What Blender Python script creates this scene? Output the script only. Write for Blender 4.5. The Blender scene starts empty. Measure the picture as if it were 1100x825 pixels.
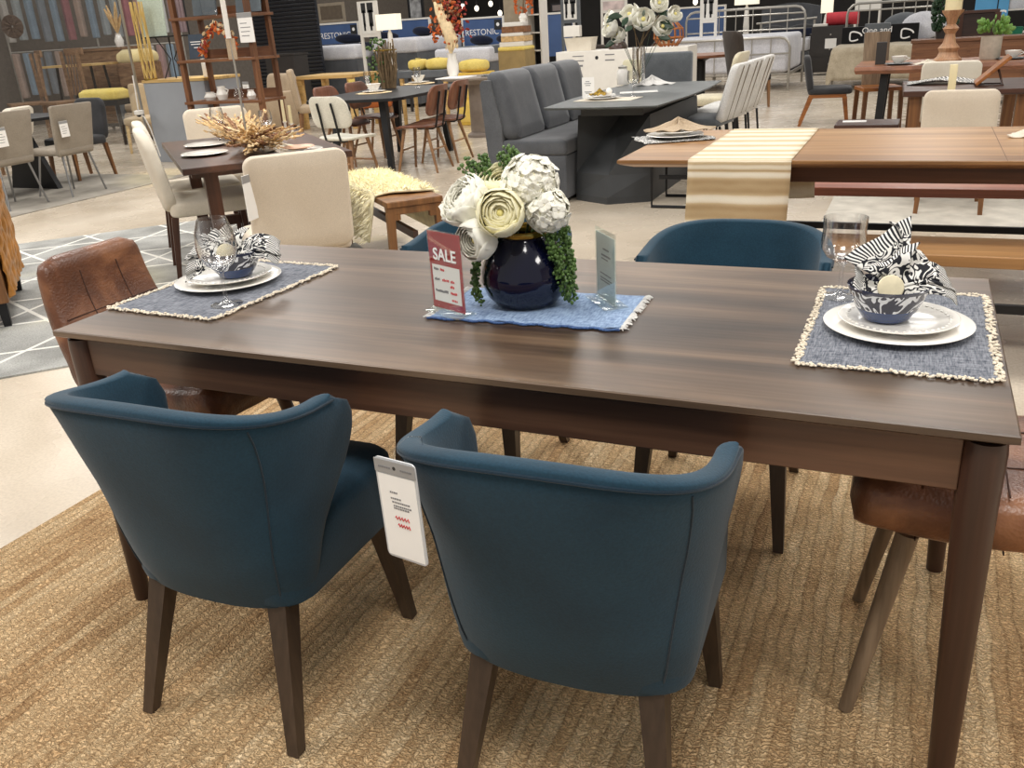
import bpy, bmesh, math, random
from mathutils import Vector, Matrix, noise
PI = math.pi
sc = bpy.context.scene
COL = sc.collection
random.seed(7)

# ---------------------------------------------------------------- materials
def lin(c):
    def f(v):
        v /= 255.0
        return v / 12.92 if v <= .04045 else ((v + .055) / 1.055) ** 2.4
    return (f(c[0]), f(c[1]), f(c[2]), 1)

class NT:
    def __init__(s, name):
        s.m = bpy.data.materials.new(name); s.m.use_nodes = True
        s.t = s.m.node_tree; s.n = s.t.nodes; s.l = s.t.links
        s.p = s.n['Principled BSDF']; s.out = s.n['Material Output']
    def add(s, typ, **k):
        n = s.n.new(typ)
        for a, b in k.items(): setattr(n, a, b)
        return n
    def link(s, a, b): s.l.new(a, b)
    def val(s, sock, v):
        if hasattr(v, 'is_output') or hasattr(v, 'links'): s.link(v, sock)
        else: sock.default_value = v
    def coord(s, kind='Object', scale=(1, 1, 1), rot=(0, 0, 0)):
        c = s.add('ShaderNodeTexCoord'); m = s.add('ShaderNodeMapping')
        m.inputs['Scale'].default_value = scale; m.inputs['Rotation'].default_value = rot
        s.link(c.outputs[kind], m.inputs['Vector']); return m.outputs[0]
    def noise(s, vec, scale=5, detail=3, dist=0, rough=.5):
        n = s.add('ShaderNodeTexNoise'); s.link(vec, n.inputs['Vector'])
        n.inputs['Scale'].default_value = scale; n.inputs['Detail'].default_value = detail
        n.inputs['Distortion'].default_value = dist; n.inputs['Roughness'].default_value = rough
        return n.outputs['Fac']
    def ramp(s, fac, stops, interp='LINEAR'):
        r = s.add('ShaderNodeValToRGB'); r.color_ramp.interpolation = interp
        e = r.color_ramp.elements
        while len(e) < len(stops): e.new(.5)
        for i, (p, c) in enumerate(stops): e[i].position = p; e[i].color = c
        s.link(fac, r.inputs[0]); return r.outputs[0]
    def math(s, op, a, b=0, c=0):
        n = s.add('ShaderNodeMath', operation=op)
        s.val(n.inputs[0], a); s.val(n.inputs[1], b)
        if op in ('MULTIPLY_ADD', 'COMPARE', 'SMOOTH_MIN'): s.val(n.inputs[2], c)
        return n.outputs[0]
    def mix(s, fac, a, b, mode='MIX'):
        n = s.add('ShaderNodeMix', data_type='RGBA', blend_type=mode)
        s.val(n.inputs[0], fac); s.val(n.inputs[6], a); s.val(n.inputs[7], b)
        return n.outputs[2]
    def bump(s, h, strength=.3, dist=.01):
        b = s.add('ShaderNodeBump'); b.inputs['Strength'].default_value = strength
        b.inputs['Distance'].default_value = dist
        s.link(h, b.inputs['Height']); s.link(b.outputs[0], s.p.inputs['Normal'])
    def set(s, **k):
        for a, b in k.items(): s.val(s.p.inputs[a.replace('_', ' ')], b)

def plain(name, c, rough=.6, metal=0, var=.12, scale=12, bump=0, bscale=80, spec=.5, sheen=0, coat=0):
    t = NT(name); v = t.coord()
    a = lin(c); d = [x * (1 - var) for x in a[:3]] + [1]; h = [min(1, x * (1 + var)) for x in a[:3]] + [1]
    t.set(Base_Color=t.ramp(t.noise(v, scale, 4), [(.3, d), (.7, h)]), Roughness=rough, Metallic=metal)
    t.p.inputs['Specular IOR Level'].default_value = spec
    if sheen: t.p.inputs['Sheen Weight'].default_value = sheen; t.p.inputs['Sheen Roughness'].default_value = .4
    if coat: t.p.inputs['Coat Weight'].default_value = coat; t.p.inputs['Coat Roughness'].default_value = .1
    if bump: t.bump(t.noise(v, bscale, 3), bump, .004)
    return t.m

def wood(name, dark, mid, light, axis=0, scale=6, rough=.42, spec=.5, stretch=.07, bump=.08):
    t = NT(name); s = [1, 1, 1]; s[axis] = stretch
    v = t.coord(scale=tuple(s)); n1 = t.noise(v, scale, 5, 1.2, .6)
    s2 = [1, 1, 1]; s2[axis] = stretch * .4
    n2 = t.noise(t.coord(scale=tuple(s2)), scale * 14, 3, .2)
    c = t.ramp(n1, [(.28, lin(dark)), (.5, lin(mid)), (.74, lin(light))])
    c2 = t.ramp(n2, [(.3, (.62, .62, .62, 1)), (.65, (1.08, 1.08, 1.08, 1))])
    t.set(Base_Color=t.mix(.7, c, c2, 'MULTIPLY'), Roughness=rough)
    t.p.inputs['Specular IOR Level'].default_value = spec
    t.bump(n2, bump, .002)
    return t.m

def fabric(name, c, c2=None, weave=900, rough=.9, sheen=.25, var=.18, cloud=6, bump=.25):
    t = NT(name); v = t.coord(); a = lin(c); b = lin(c2) if c2 else [x * (1 - var) for x in a[:3]] + [1]
    col = t.ramp(t.noise(v, cloud, 4, .3), [(.32, b), (.68, a)])
    f = t.noise(v, weave / 6, 2)
    col = t.mix(.5, col, t.ramp(f, [(.35, (.72, .72, .72, 1)), (.65, (1.15, 1.15, 1.15, 1))]), 'MULTIPLY')
    t.set(Base_Color=col, Roughness=rough)
    t.p.inputs['Sheen Weight'].default_value = sheen; t.p.inputs['Specular IOR Level'].default_value = .25
    t.bump(f, bump, .002); return t.m

def emit(name, c, strength=1):
    t = NT(name); t.set(Base_Color=lin(c), Emission_Color=lin(c), Emission_Strength=strength); return t.m

def thin_glass(name, tint=(1, 1, 1), gloss=.9, ior=1.45, rough=.02):
    t = NT(name); t.n.remove(t.p)
    tr = t.add('ShaderNodeBsdfTransparent'); tr.inputs[0].default_value = tint + (1,)
    gl = t.add('ShaderNodeBsdfGlossy'); gl.inputs['Roughness'].default_value = rough
    lw = t.add('ShaderNodeLayerWeight'); lw.inputs['Blend'].default_value = .34
    f = t.math('MULTIPLY_ADD', lw.outputs['Facing'], gloss, .035)
    mx = t.add('ShaderNodeMixShader'); t.link(f, mx.inputs[0])
    t.link(tr.outputs[0], mx.inputs[1]); t.link(gl.outputs[0], mx.inputs[2])
    t.link(mx.outputs[0], t.out.inputs[0]); return t.m

# ---------------------------------------------------------------- mesh builder
class M:
    def __init__(s): s.bm = bmesh.new(); s.uv = None
    def _merge(s, b, mat=None):
        if mat is not None: bmesh.ops.transform(b, matrix=mat, verts=b.verts)
        me = bpy.data.meshes.new('t'); b.to_mesh(me); b.free(); s.bm.from_mesh(me); bpy.data.meshes.remove(me)
    def box(s, c, d, b=0, rz=0, rx=0, ry=0, seg=2):
        t = bmesh.new(); bmesh.ops.create_cube(t, size=1)
        bmesh.ops.scale(t, vec=d, verts=t.verts)
        if b: bmesh.ops.bevel(t, geom=t.edges[:], offset=min(b, min(d) * .49), segments=seg, affect='EDGES', profile=.5)
        s._merge(t, Matrix.Translation(c) @ Matrix.Rotation(rz, 4, 'Z') @ Matrix.Rotation(ry, 4, 'Y') @ Matrix.Rotation(rx, 4, 'X')); return s
    def slab(s, x0, x1, y0, y1, z0, z1, b=0, seg=2):
        return s.box(((x0 + x1) / 2, (y0 + y1) / 2, (z0 + z1) / 2), (abs(x1 - x0), abs(y1 - y0), abs(z1 - z0)), b, seg=seg)
    def rings(s, rs, cap=True, closed=True):
        bm = s.bm; vr = [[bm.verts.new(p) for p in r] for r in rs]; n = len(rs[0])
        for a, b in zip(vr, vr[1:]):
            for i in range(n if closed else n - 1):
                j = (i + 1) % n
                try: bm.faces.new((a[i], a[j], b[j], b[i]))
                except ValueError: pass
        if cap and closed:
            try: bm.faces.new(vr[0][::-1]); bm.faces.new(vr[-1])
            except ValueError: pass
        return s
    def rod(s, p0, p1, r0, r1=None, n=10):
        return s.path([p0, p1], [r0, r0 if r1 is None else r1], n)
    def sq(s, p0, p1, a0, a1=None, b0=None, b1=None):
        a1 = a0 if a1 is None else a1; b0 = a0 if b0 is None else b0; b1 = a1 if b1 is None else b1
        def r(p, a, b, k): return [(p[0] + k * x * a / 2, p[1] + k * y * b / 2, p[2]) for x, y in ((-1, -1), (1, -1), (1, 1), (-1, 1))]
        e = Vector(p1) - Vector(p0)
        q0 = Vector(p0) + e * .004; q1 = Vector(p1) - e * .004
        return s.rings([r(p0, a0, b0, .9), r(q0, a0, b0, 1), r(q1, a1, b1, 1), r(p1, a1, b1, .9)])
    def path(s, pts, r, n=8, closed=False, cap=True, flat=1.0):
        pts = [Vector(p) for p in pts]; m = len(pts)
        rr = r if isinstance(r, (list, tuple)) else [r] * m
        rs = []; up = None
        for i, p in enumerate(pts):
            if closed: t = pts[(i + 1) % m] - pts[i - 1]
            else: t = pts[min(i + 1, m - 1)] - pts[max(i - 1, 0)]
            if t.length < 1e-9: t = Vector((0, 0, 1))
            t.normalize()
            if up is None:
                up = Vector((0, 0, 1)) if abs(t.z) < .9 else Vector((1, 0, 0))
            x = up - t * up.dot(t)
            if x.length < 1e-6: x = t.orthogonal()
            x.normalize(); y = t.cross(x); up = x
            rs.append([p + (x * math.cos(2 * PI * k / n) * flat + y * math.sin(2 * PI * k / n)) * rr[i] for k in range(n)])
        if closed: rs.append(rs[0]); cap = False
        return s.rings(rs, cap)
    def lathe(s, prof, n=32, c=(0, 0, 0), sx=1, sy=1, cap=False):
        return s.rings([[(c[0] + max(r, 1e-5) * sx * math.cos(2 * PI * k / n), c[1] + max(r, 1e-5) * sy * math.sin(2 * PI * k / n), c[2] + z) for k in range(n)] for r, z in prof], cap)
    def blob(s, c, r, sub=2, rot=None):
        t = bmesh.new(); bmesh.ops.create_icosphere(t, subdivisions=sub, radius=1)
        if not isinstance(r, (tuple, list)): r = (r, r, r)
        bmesh.ops.scale(t, vec=r, verts=t.verts)
        m = Matrix.Translation(c)
        if rot is not None: m = m @ rot
        s._merge(t, m); return s
    def grid(s, f, nu, nv, uv=True):
        bm = s.bm; L = bm.loops.layers.uv.verify() if uv else None
        vs = [[bm.verts.new(f(i / nu, j / nv)) for j in range(nv + 1)] for i in range(nu + 1)]
        for i in range(nu):
            for j in range(nv):
                fc = bm.faces.new((vs[i][j], vs[i + 1][j], vs[i + 1][j + 1], vs[i][j + 1]))
                if uv:
                    for lp, (a, b) in zip(fc.loops, ((i, j), (i + 1, j), (i + 1, j + 1), (i, j + 1))): lp[L].uv = (a / nu, b / nv)
        return s
    def prism(s, poly, z0, z1, b=0):
        return s.rings([[(x, y, z0) for x, y in poly], [(x, y, z1) for x, y in poly]])
    def obj(s, name, mat, parent=None, smooth=True, angle=.7, thick=0, loc=None, rz=0, sub=0, rot=None):
        bmesh.ops.recalc_face_normals(s.bm, faces=s.bm.faces)
        me = bpy.data.meshes.new(name); s.bm.to_mesh(me); s.bm.free()
        if smooth:
            me.polygons.foreach_set('use_smooth', [True] * len(me.polygons)); me.set_sharp_from_angle(angle=angle)
        o = bpy.data.objects.new(name, me); COL.objects.link(o)
        if mat: me.materials.append(mat)
        if parent: o.parent = parent
        if loc: o.location = loc
        if rot: o.rotation_euler = rot
        elif rz: o.rotation_euler = (0, 0, rz)
        if thick:
            md = o.modifiers.new('thickness', 'SOLIDIFY'); md.thickness = thick; md.offset = 0
        if sub:
            md = o.modifiers.new('smooth', 'SUBSURF'); md.levels = sub; md.render_levels = sub
        return o

def tag(o, label, cat, group=None, kind=None):
    o['label'] = label; o['category'] = cat
    if group: o['group'] = group
    if kind: o['kind'] = kind
    return o
def thing(name, label, cat, loc=(0, 0, 0), rz=0, group=None):
    o = bpy.data.objects.new(name, None); COL.objects.link(o); o.empty_display_size = .1
    o.location = loc; o.rotation_euler = (0, 0, rz)
    return tag(o, label, cat, group)
def struct(o): o['kind'] = 'structure'; return o
def dup(root, loc=None, rz=None, label=None, group=None, scale=None):
    def cp(o, par):
        c = o.copy(); COL.objects.link(c); c.parent = par
        for ch in kids.get(o.name, []): cp(ch, c)
        return c
    kids = {}
    for o in bpy.data.objects:
        if o.parent: kids.setdefault(o.parent.name, []).append(o)
    r = cp(root, None)
    if loc is not None: r.location = loc
    if rz is not None: r.rotation_euler = (0, 0, rz)
    if label: r['label'] = label
    if group: r['group'] = group
    if scale: r.scale = scale
    return r
def text(body, size, mat, parent, loc, rot=(PI / 2, 0, 0), name='lettering', ext=.0004, align='CENTER', bold=0):
    cu = bpy.data.curves.new(name, 'FONT'); cu.body = body; cu.size = size; cu.extrude = ext
    cu.align_x = align; cu.align_y = 'CENTER'; cu.offset = bold
    tmp = bpy.data.objects.new('t', cu); COL.objects.link(tmp); bpy.context.view_layer.update()
    me = bpy.data.meshes.new_from_object(tmp.evaluated_get(bpy.context.evaluated_depsgraph_get())); me.name = name
    bpy.data.objects.remove(tmp); bpy.data.curves.remove(cu)
    o = bpy.data.objects.new(name, me); COL.objects.link(o); o.parent = parent; o.location = loc; o.rotation_euler = rot
    me.materials.clear(); me.materials.append(mat); return o
def rrect(w, d, r, n=5, cx=0, cy=0):
    pts = []
    for sx, sy, a0 in ((1, 1, 0), (-1, 1, PI / 2), (-1, -1, PI), (1, -1, 1.5 * PI)):
        for k in range(n + 1):
            a = a0 + PI / 2 * k / n
            pts.append((cx + sx * (w / 2 - r) + r * math.cos(a), cy + sy * (d / 2 - r) + r * math.sin(a)))
    return pts
def pad(m, w, d, z0, z1, r=.04, e=.012, cx=0, cy=0, crown=0.0):
    """upholstered pad: rounded plan, rounded edges"""
    rs = []
    for ins, z in ((e, z0), (e * .3, z0 + e * .4), (0, z0 + e), (0, z1 - e), (e * .3, z1 - e * .35), (e, z1), (e * 3.5, z1 + crown)):
        rs.append([(x, y, z) for x, y in rrect(w - 2 * ins, d - 2 * ins, max(r - ins, .004), 5, cx, cy)])
    return m.rings(rs)

# ---------------------------------------------------------------- palette
walnut = wood('walnut', (50, 37, 27), (88, 69, 53), (124, 101, 79), 0, 6, .36, .6, bump=.12)
walnut_a = wood('walnut_apron', (58, 38, 28), (90, 62, 46), (118, 86, 64), 0, 5, .4)
walnut_v = wood('walnut_leg', (48, 30, 23), (72, 47, 35), (98, 66, 49), 2, 6, .4)
acacia = wood('acacia', (120, 84, 50), (162, 120, 76), (196, 158, 110), 0, 4, .35, .5)
acacia_d = wood('acacia_edge', (62, 36, 22), (88, 54, 34), (112, 72, 46), 0, 5, .45)
acacia_v = wood('acacia_leg', (80, 48, 26), (120, 78, 42), (150, 104, 60), 2, 6, .45)
redwood = wood('reddish_bench_wood', (120, 66, 50), (160, 98, 76), (190, 128, 104), 0, 5, .35)
darkwood = wood('dark_brown_wood', (44, 25, 18), (70, 42, 30), (98, 62, 44), 0, 5, .35, .6)
darkwood_v = wood('dark_brown_leg', (46, 25, 16), (74, 42, 26), (98, 58, 36), 2, 5, .4)
shelfwood = wood('shelf_wood', (82, 50, 30), (118, 76, 48), (146, 100, 66), 0, 5, .5)
shelfwood_v = wood('shelf_rail_wood', (78, 46, 28), (112, 72, 44), (140, 94, 62), 2, 5, .5)
chairwood = wood('caramel_chair_wood', (86, 54, 28), (126, 84, 46), (158, 112, 68), 2, 6, .45)
lightwood = wood('pale_oak', (176, 140, 84), (206, 170, 108), (226, 196, 136), 0, 4, .5)
greywood_v = wood('weathered_leg', (92, 76, 60), (132, 112, 90), (160, 140, 116), 2, 7, .55)
legwood = wood('umber_leg', (50, 38, 30), (70, 55, 43), (88, 72, 58), 2, 7, .45)
orangewood = wood('orange_wood', (116, 66, 28), (158, 96, 44), (188, 126, 66), 1, 5, .4)
livewood = wood('live_edge_wood', (110, 66, 44), (156, 104, 76), (190, 144, 112), 0, 4, .35)
teal = fabric('teal_velvet', (29, 62, 80), (21, 50, 66), 1400, .85, .15, cloud=5)
teal_seam = fabric('teal_piping', (17, 40, 55), None, 1400, .85, .2)
cream = fabric('cream_linen', (216, 203, 184), (206, 192, 172), 2600, .9, .15, cloud=4)
ivory = fabric('ivory_fabric', (226, 218, 202), (216, 206, 188), 2600, .9, .1)
white_fab = fabric('white_fabric', (226, 224, 220), (212, 210, 206), 900, .9, .1)
taupe = fabric('taupe_fabric', (150, 140, 126), (138, 128, 114), 900, .9, .1)
grey_fab = fabric('grey_velvet', (86, 88, 92), (72, 74, 78), 900, .85, .35)
grey_fab2 = fabric('steel_grey_velvet', (104, 108, 112), (90, 94, 98), 900, .85, .3)
darkgrey_fab = fabric('dark_grey_fabric', (58, 58, 60), (48, 48, 50), 900, .9, .15)
brown_fab = fabric('dark_brown_fabric', (66, 58, 52), (54, 47, 42), 900, .9, .15)
beige_fab = fabric('beige_fabric', (186, 166, 140), (172, 152, 126), 900, .9, .1)
quilt = fabric('beige_quilt', (190, 178, 156), (170, 158, 136), 500, .95, .1, cloud=9, bump=.5)
yellow_fab = fabric('yellow_fabric', (234, 212, 124), (218, 192, 96), 800, .9, .1)
navy_fab = fabric('navy_fabric', (26, 32, 52), None, 900, .9, .1)
black_fab = fabric('black_fabric', (24, 24, 26), None, 900, .9, .1)
orange_fab = fabric('rust_fabric', (168, 92, 44), None, 900, .9, .1)
black_metal = plain('black_metal', (26, 26, 28), .45, .3, .1)
grey_metal = plain('brushed_metal', (150, 150, 150), .35, .9, .06)
silver = plain('silver_tube', (176, 172, 164), .35, .7, .06)
gold = plain('gold_glaze', (170, 138, 62), .22, .8, .2, 20)
stone_grey = plain('dark_ceramic_top', (82, 86, 86), .38, 0, .22, 7)
stone_dark = plain('charcoal_pedestal', (52, 54, 56), .55, 0, .12, 6)
white_cer = plain('white_ceramic', (238, 234, 226), .16, 0, .02, 8, coat=.4)
white_paint = plain('white_paint', (228, 224, 216), .45, 0, .03)
offwhite = plain('off_white_card', (232, 230, 224), .7, 0, .02)
paper = plain('paper', (242, 240, 236), .6, 0, .015)
cardgrey = plain('grey_clip', (150, 150, 150), .4, .1, .06)
red_print = plain('red_print', (176, 26, 38), .5, 0, .06)
red_ink = plain('red_ink', (206, 60, 64), .6, 0, .05)
black_ink = plain('black_ink', (34, 34, 36), .6, 0, .05)
grey_ink = plain('grey_ink', (120, 120, 122), .6, 0, .05)
white_ink = plain('white_ink', (244, 242, 240), .6, 0, .02)
blue_sign = plain('blue_banner', (66, 92, 138), .6, 0, .1, 3)
sky_sign = plain('light_blue_sign', (86, 158, 206), .6, 0, .06, 3)
navy_glaze = plain('navy_glaze', (9, 11, 36), .08, 0, .2, 9, coat=.35, spec=.4)
blue_glaze = plain('blue_glaze', (34, 58, 104), .15, 0, .15, 9, coat=.5)
wax = plain('ivory_wax', (226, 212, 170), .5, 0, .04)
bead_mat = plain('cream_stone', (224, 214, 182), .45, 0, .12, 40)
leaf = plain('leaf_green', (78, 106, 48), .5, 0, .35, 40)
leaf_d = plain('dark_leaf', (30, 58, 34), .4, 0, .3, 30)
leaf_l = plain('bright_leaf', (110, 150, 70), .5, 0, .3, 40)
petal_w = plain('white_petal', (240, 238, 226), .7, 0, .05, 14)
petal_c = plain('cream_petal', (238, 232, 196), .7, 0, .07, 14)
petal_y = plain('lemon_petal', (232, 220, 140), .7, 0, .1, 14)
straw = plain('dried_straw', (206, 172, 122), .8, 0, .25, 30)
straw_d = plain('dried_brown', (132, 92, 62), .8, 0, .3, 30)
straw_l = plain('dried_cream', (230, 206, 164), .8, 0, .12, 30)
autumn = plain('autumn_leaf', (190, 92, 34), .7, 0, .5, 26)
autumn_r = plain('red_leaf', (140, 40, 30), .7, 0, .4, 26)
twig = plain('twig_bark', (112, 92, 66), .8, 0, .35, 30)
wicker = wood('woven_brown', (92, 66, 44), (132, 100, 72), (164, 132, 100), 0, 20, .7)
rattan = plain('rattan', (160, 96, 46), .6, 0, .35, 40)
greige_panel = plain('grey_panel', (150, 154, 160), .7, 0, .05, 3)
black_panel = plain('black_panel', (30, 33, 40), .35, 0, .15, 3)
dark_cab = plain('dark_cabinet', (46, 42, 40), .5, 0, .15, 4)
clear = thin_glass('clear_glass')
acrylic = thin_glass('acrylic', (.97, .99, .98), .32)
shopglass = thin_glass('shop_glass', (.94, .95, .96), .35)

def leather():
    t = NT('brown_leather'); v = t.coord()
    c = t.ramp(t.noise(v, 7, 5, .6), [(.25, lin((54, 33, 25))), (.48, lin((106, 66, 44))), (.72, lin((164, 112, 76)))])
    t.set(Base_Color=c, Roughness=t.math('MULTIPLY_ADD', t.noise(v, 9, 3), .3, .22))
    n = t.add('ShaderNodeTexVoronoi'); t.link(v, n.inputs['Vector']); n.inputs['Scale'].default_value = 160
    t.bump(t.mix(.5, n.outputs['Distance'], t.noise(v, 18, 3)), .25, .006); return t.m
hide = leather()
hide_seam = plain('leather_seam', (66, 40, 29), .5)

def jute():
    t = NT('jute_braid'); v = t.coord()
    sp = t.add('ShaderNodeSeparateXYZ'); t.link(v, sp.inputs[0]); X, Y = sp.outputs[0], sp.outputs[1]
    wob = t.noise(t.coord(scale=(3, 2, 1)), 3, 2)
    x = t.math('ADD', t.math('DIVIDE', X, .031), t.math('MULTIPLY', wob, 1.1))
    row = t.math('FLOOR', x); f = t.math('FRACT', x)
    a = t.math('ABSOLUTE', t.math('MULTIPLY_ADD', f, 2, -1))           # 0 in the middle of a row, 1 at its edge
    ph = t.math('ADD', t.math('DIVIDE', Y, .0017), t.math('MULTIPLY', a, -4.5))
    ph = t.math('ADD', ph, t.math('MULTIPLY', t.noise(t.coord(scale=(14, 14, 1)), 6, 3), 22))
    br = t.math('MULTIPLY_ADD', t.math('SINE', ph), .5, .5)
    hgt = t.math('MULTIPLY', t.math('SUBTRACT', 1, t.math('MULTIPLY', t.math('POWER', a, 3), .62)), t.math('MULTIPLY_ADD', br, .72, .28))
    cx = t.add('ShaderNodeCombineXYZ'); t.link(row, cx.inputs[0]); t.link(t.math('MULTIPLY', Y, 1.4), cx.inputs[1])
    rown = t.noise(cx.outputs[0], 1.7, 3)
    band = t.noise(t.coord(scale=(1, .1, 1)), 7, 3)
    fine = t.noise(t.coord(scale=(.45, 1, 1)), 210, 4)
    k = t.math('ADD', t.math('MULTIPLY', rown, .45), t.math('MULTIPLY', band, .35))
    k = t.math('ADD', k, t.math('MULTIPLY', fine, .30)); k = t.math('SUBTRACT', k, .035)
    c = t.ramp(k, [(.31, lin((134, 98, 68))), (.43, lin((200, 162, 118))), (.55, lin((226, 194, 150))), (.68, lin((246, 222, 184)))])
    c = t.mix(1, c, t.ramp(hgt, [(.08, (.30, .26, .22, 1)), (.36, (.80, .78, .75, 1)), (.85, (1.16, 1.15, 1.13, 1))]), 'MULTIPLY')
    t.set(Base_Color=c, Roughness=.92); t.p.inputs['Specular IOR Level'].default_value = .15
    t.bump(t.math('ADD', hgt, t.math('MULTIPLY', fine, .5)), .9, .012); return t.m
jute_mat = jute()

def concrete():
    t = NT('polished_floor'); v = t.coord()
    c = t.ramp(t.noise(v, 1.3, 4, .4), [(.3, lin((186, 172, 152))), (.7, lin((212, 200, 182)))])
    sp = t.noise(v, 90, 2)
    c = t.mix(.55, c, t.ramp(sp, [(.35, (.82, .8, .78, 1)), (.6, (1.05, 1.05, 1.05, 1))]), 'MULTIPLY')
    t.set(Base_Color=c, Roughness=t.math('MULTIPLY_ADD', t.noise(v, 3, 3), .22, .16)); return t.m
floor_mat = concrete()

def geo_rug():
    t = NT('grey_geometric_rug')
    c = t.ramp(t.noise(t.coord(scale=(1, 1, 1)), 3, 3), [(.35, lin((136, 136, 132))), (.65, lin((176, 176, 172)))])
    fine = t.noise(t.coord(), 120, 2)
    c = t.mix(.7, c, t.ramp(fine, [(.35, (.7, .7, .7, 1)), (.65, (1.15, 1.15, 1.15, 1))]), 'MULTIPLY')
    v = t.coord(scale=(2.6, 2.6, 1)); lines = None
    for ang in (0.15, 0.15 + PI / 3, 0.15 + 2 * PI / 3):
        sp = t.add('ShaderNodeSeparateXYZ'); t.link(t.coord(scale=(1.9, 1.9, 1), rot=(0, 0, ang)), sp.inputs[0])
        d = t.math('ABSOLUTE', t.math('SUBTRACT', t.math('FRACT', sp.outputs[0]), .5))
        l = t.math('LESS_THAN', d, .022); lines = l if lines is None else t.math('MAXIMUM', lines, l)
    c = t.mix(lines, c, lin((224, 222, 214)))
    t.set(Base_Color=c, Roughness=.95); t.bump(fine, .4, .005); return t.m
geo_mat = geo_rug()
pale_rug = plain('pale_rug', (196, 190, 178), .95, 0, .16, 7, .4, 200)
grey_rug = plain('grey_rug', (150, 144, 134), .95, 0, .2, 5, .4, 200)

def denim(name, c1, c2):
    t = NT(name); v = t.coord()
    a = t.noise(t.coord(scale=(1, .12, 1)), 420, 2); b = t.noise(t.coord(scale=(.12, 1, 1)), 420, 2)
    w = t.math('ADD', t.math('MULTIPLY', a, .5), t.math('MULTIPLY', b, .5))
    w = t.math('ADD', w, t.math('MULTIPLY', t.noise(v, 8, 3), .12))
    t.set(Base_Color=t.ramp(w, [(.42, lin(c1)), (.68, lin(c2))]), Roughness=.9)
    t.bump(w, .5, .003); return t.m
mat_blue = denim('blue_chambray', (62, 68, 80), (138, 141, 149))
run_blue = denim('washed_denim', (84, 108, 146), (156, 178, 206))
fringe_mat = plain('cotton_fringe', (218, 206, 186), .95, 0, .1, 60)

def damask():
    t = NT('black_white_damask')
    c = t.add('ShaderNodeTexCoord'); uv = t.add('ShaderNodeMapping'); t.link(c.outputs['UV'], uv.inputs[0])
    sp = t.add('ShaderNodeSeparateXYZ'); t.link(uv.outputs[0], sp.inputs[0]); U_, V_ = sp.outputs[0], sp.outputs[1]
    m3 = t.coord(); n = t.noise(m3, 32, 1.0, 1.4)
    sw = t.math('SINE', t.math('MULTIPLY', n, 34))
    stripe = t.math('SINE', t.math('ADD', t.math('MULTIPLY', U_, 120), t.math('MULTIPLY', V_, 30)))
    border = t.math('GREATER_THAN', V_, .74)
    k = t.math('GREATER_THAN', t.mix(border, sw, stripe), .05)
    t.set(Base_Color=t.mix(k, lin((26, 28, 36)), lin((232, 230, 224))), Roughness=.9); return t.m
damask_mat = damask()

def bowl_print():
    t = NT('blue_white_bowl'); v = t.coord()
    sp = t.add('ShaderNodeSeparateXYZ'); t.link(v, sp.inputs[0])
    ang = t.math('ARCTAN2', sp.outputs[1], sp.outputs[0])
    n = t.noise(v, 20, 1, 1.8)
    sw = t.math('SINE', t.math('ADD', t.math('MULTIPLY', n, 30), t.math('SINE', t.math('MULTIPLY', ang, 14))))
    k = t.math('GREATER_THAN', sw, .38)
    pat = t.mix(k, lin((28, 32, 56)), lin((226, 228, 232)))
    up = t.math('GREATER_THAN', sp.outputs[2], .026); rim = t.math('GREATER_THAN', sp.outputs[2], .062)
    c = t.mix(up, lin((38, 60, 104)), pat); c = t.mix(rim, c, lin((34, 38, 62)))
    t.set(Base_Color=c, Roughness=.14); t.p.inputs['Coat Weight'].default_value = .5; return t.m
bowl_mat = bowl_print()

def stripes(name, c1, c2, axis, freq, thr=.0, soft=True):
    t = NT(name); v = t.coord(); sp = t.add('ShaderNodeSeparateXYZ'); t.link(v, sp.inputs[0])
    s_ = t.math('SINE', t.math('MULTIPLY', sp.outputs[axis], freq))
    s_ = t.math('ADD', s_, t.math('MULTIPLY_ADD', t.noise(v, 30, 3), 1.2, -.6))
    t.set(Base_Color=t.ramp(t.math('MULTIPLY_ADD', s_, .5, .5), [(.25 + thr, lin(c1)), (.75 + thr, lin(c2))]), Roughness=.9)
    t.bump(t.noise(v, 150, 2), .3, .003); return t.m

# ================================================================ SETTING
struct(M().slab(-17, 9, -4, 31, -.1, 0).obj('floor', floor_mat, smooth=False))
wall_mat = plain('charcoal_wall', (30, 28, 27), .8, 0, .2, 2)
struct(M().slab(-17, 9, 30.8, 31, 0, 4.6).obj('wall_back', wall_mat, smooth=False))
struct(M().slab(9, 9.2, -4, 31, 0, 4.6).obj('wall_right', plain('pale_wall', (176, 168, 158), .8), smooth=False))
struct(M().slab(-17.2, -17, -4, 31, 0, 4.6).obj('wall_left', plain('stone_wall', (112, 104, 96), .8), smooth=False))

# ================================================================ FOREGROUND SET
rug = M().slab(-1.72, 1.72, -1.35, 1.35, 0, .012, .004)
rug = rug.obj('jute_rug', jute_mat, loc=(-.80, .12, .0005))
tag(rug, 'braided natural jute rug under the dark walnut dining table', 'rug')
Z0 = .0125          # top of the jute rug

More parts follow.
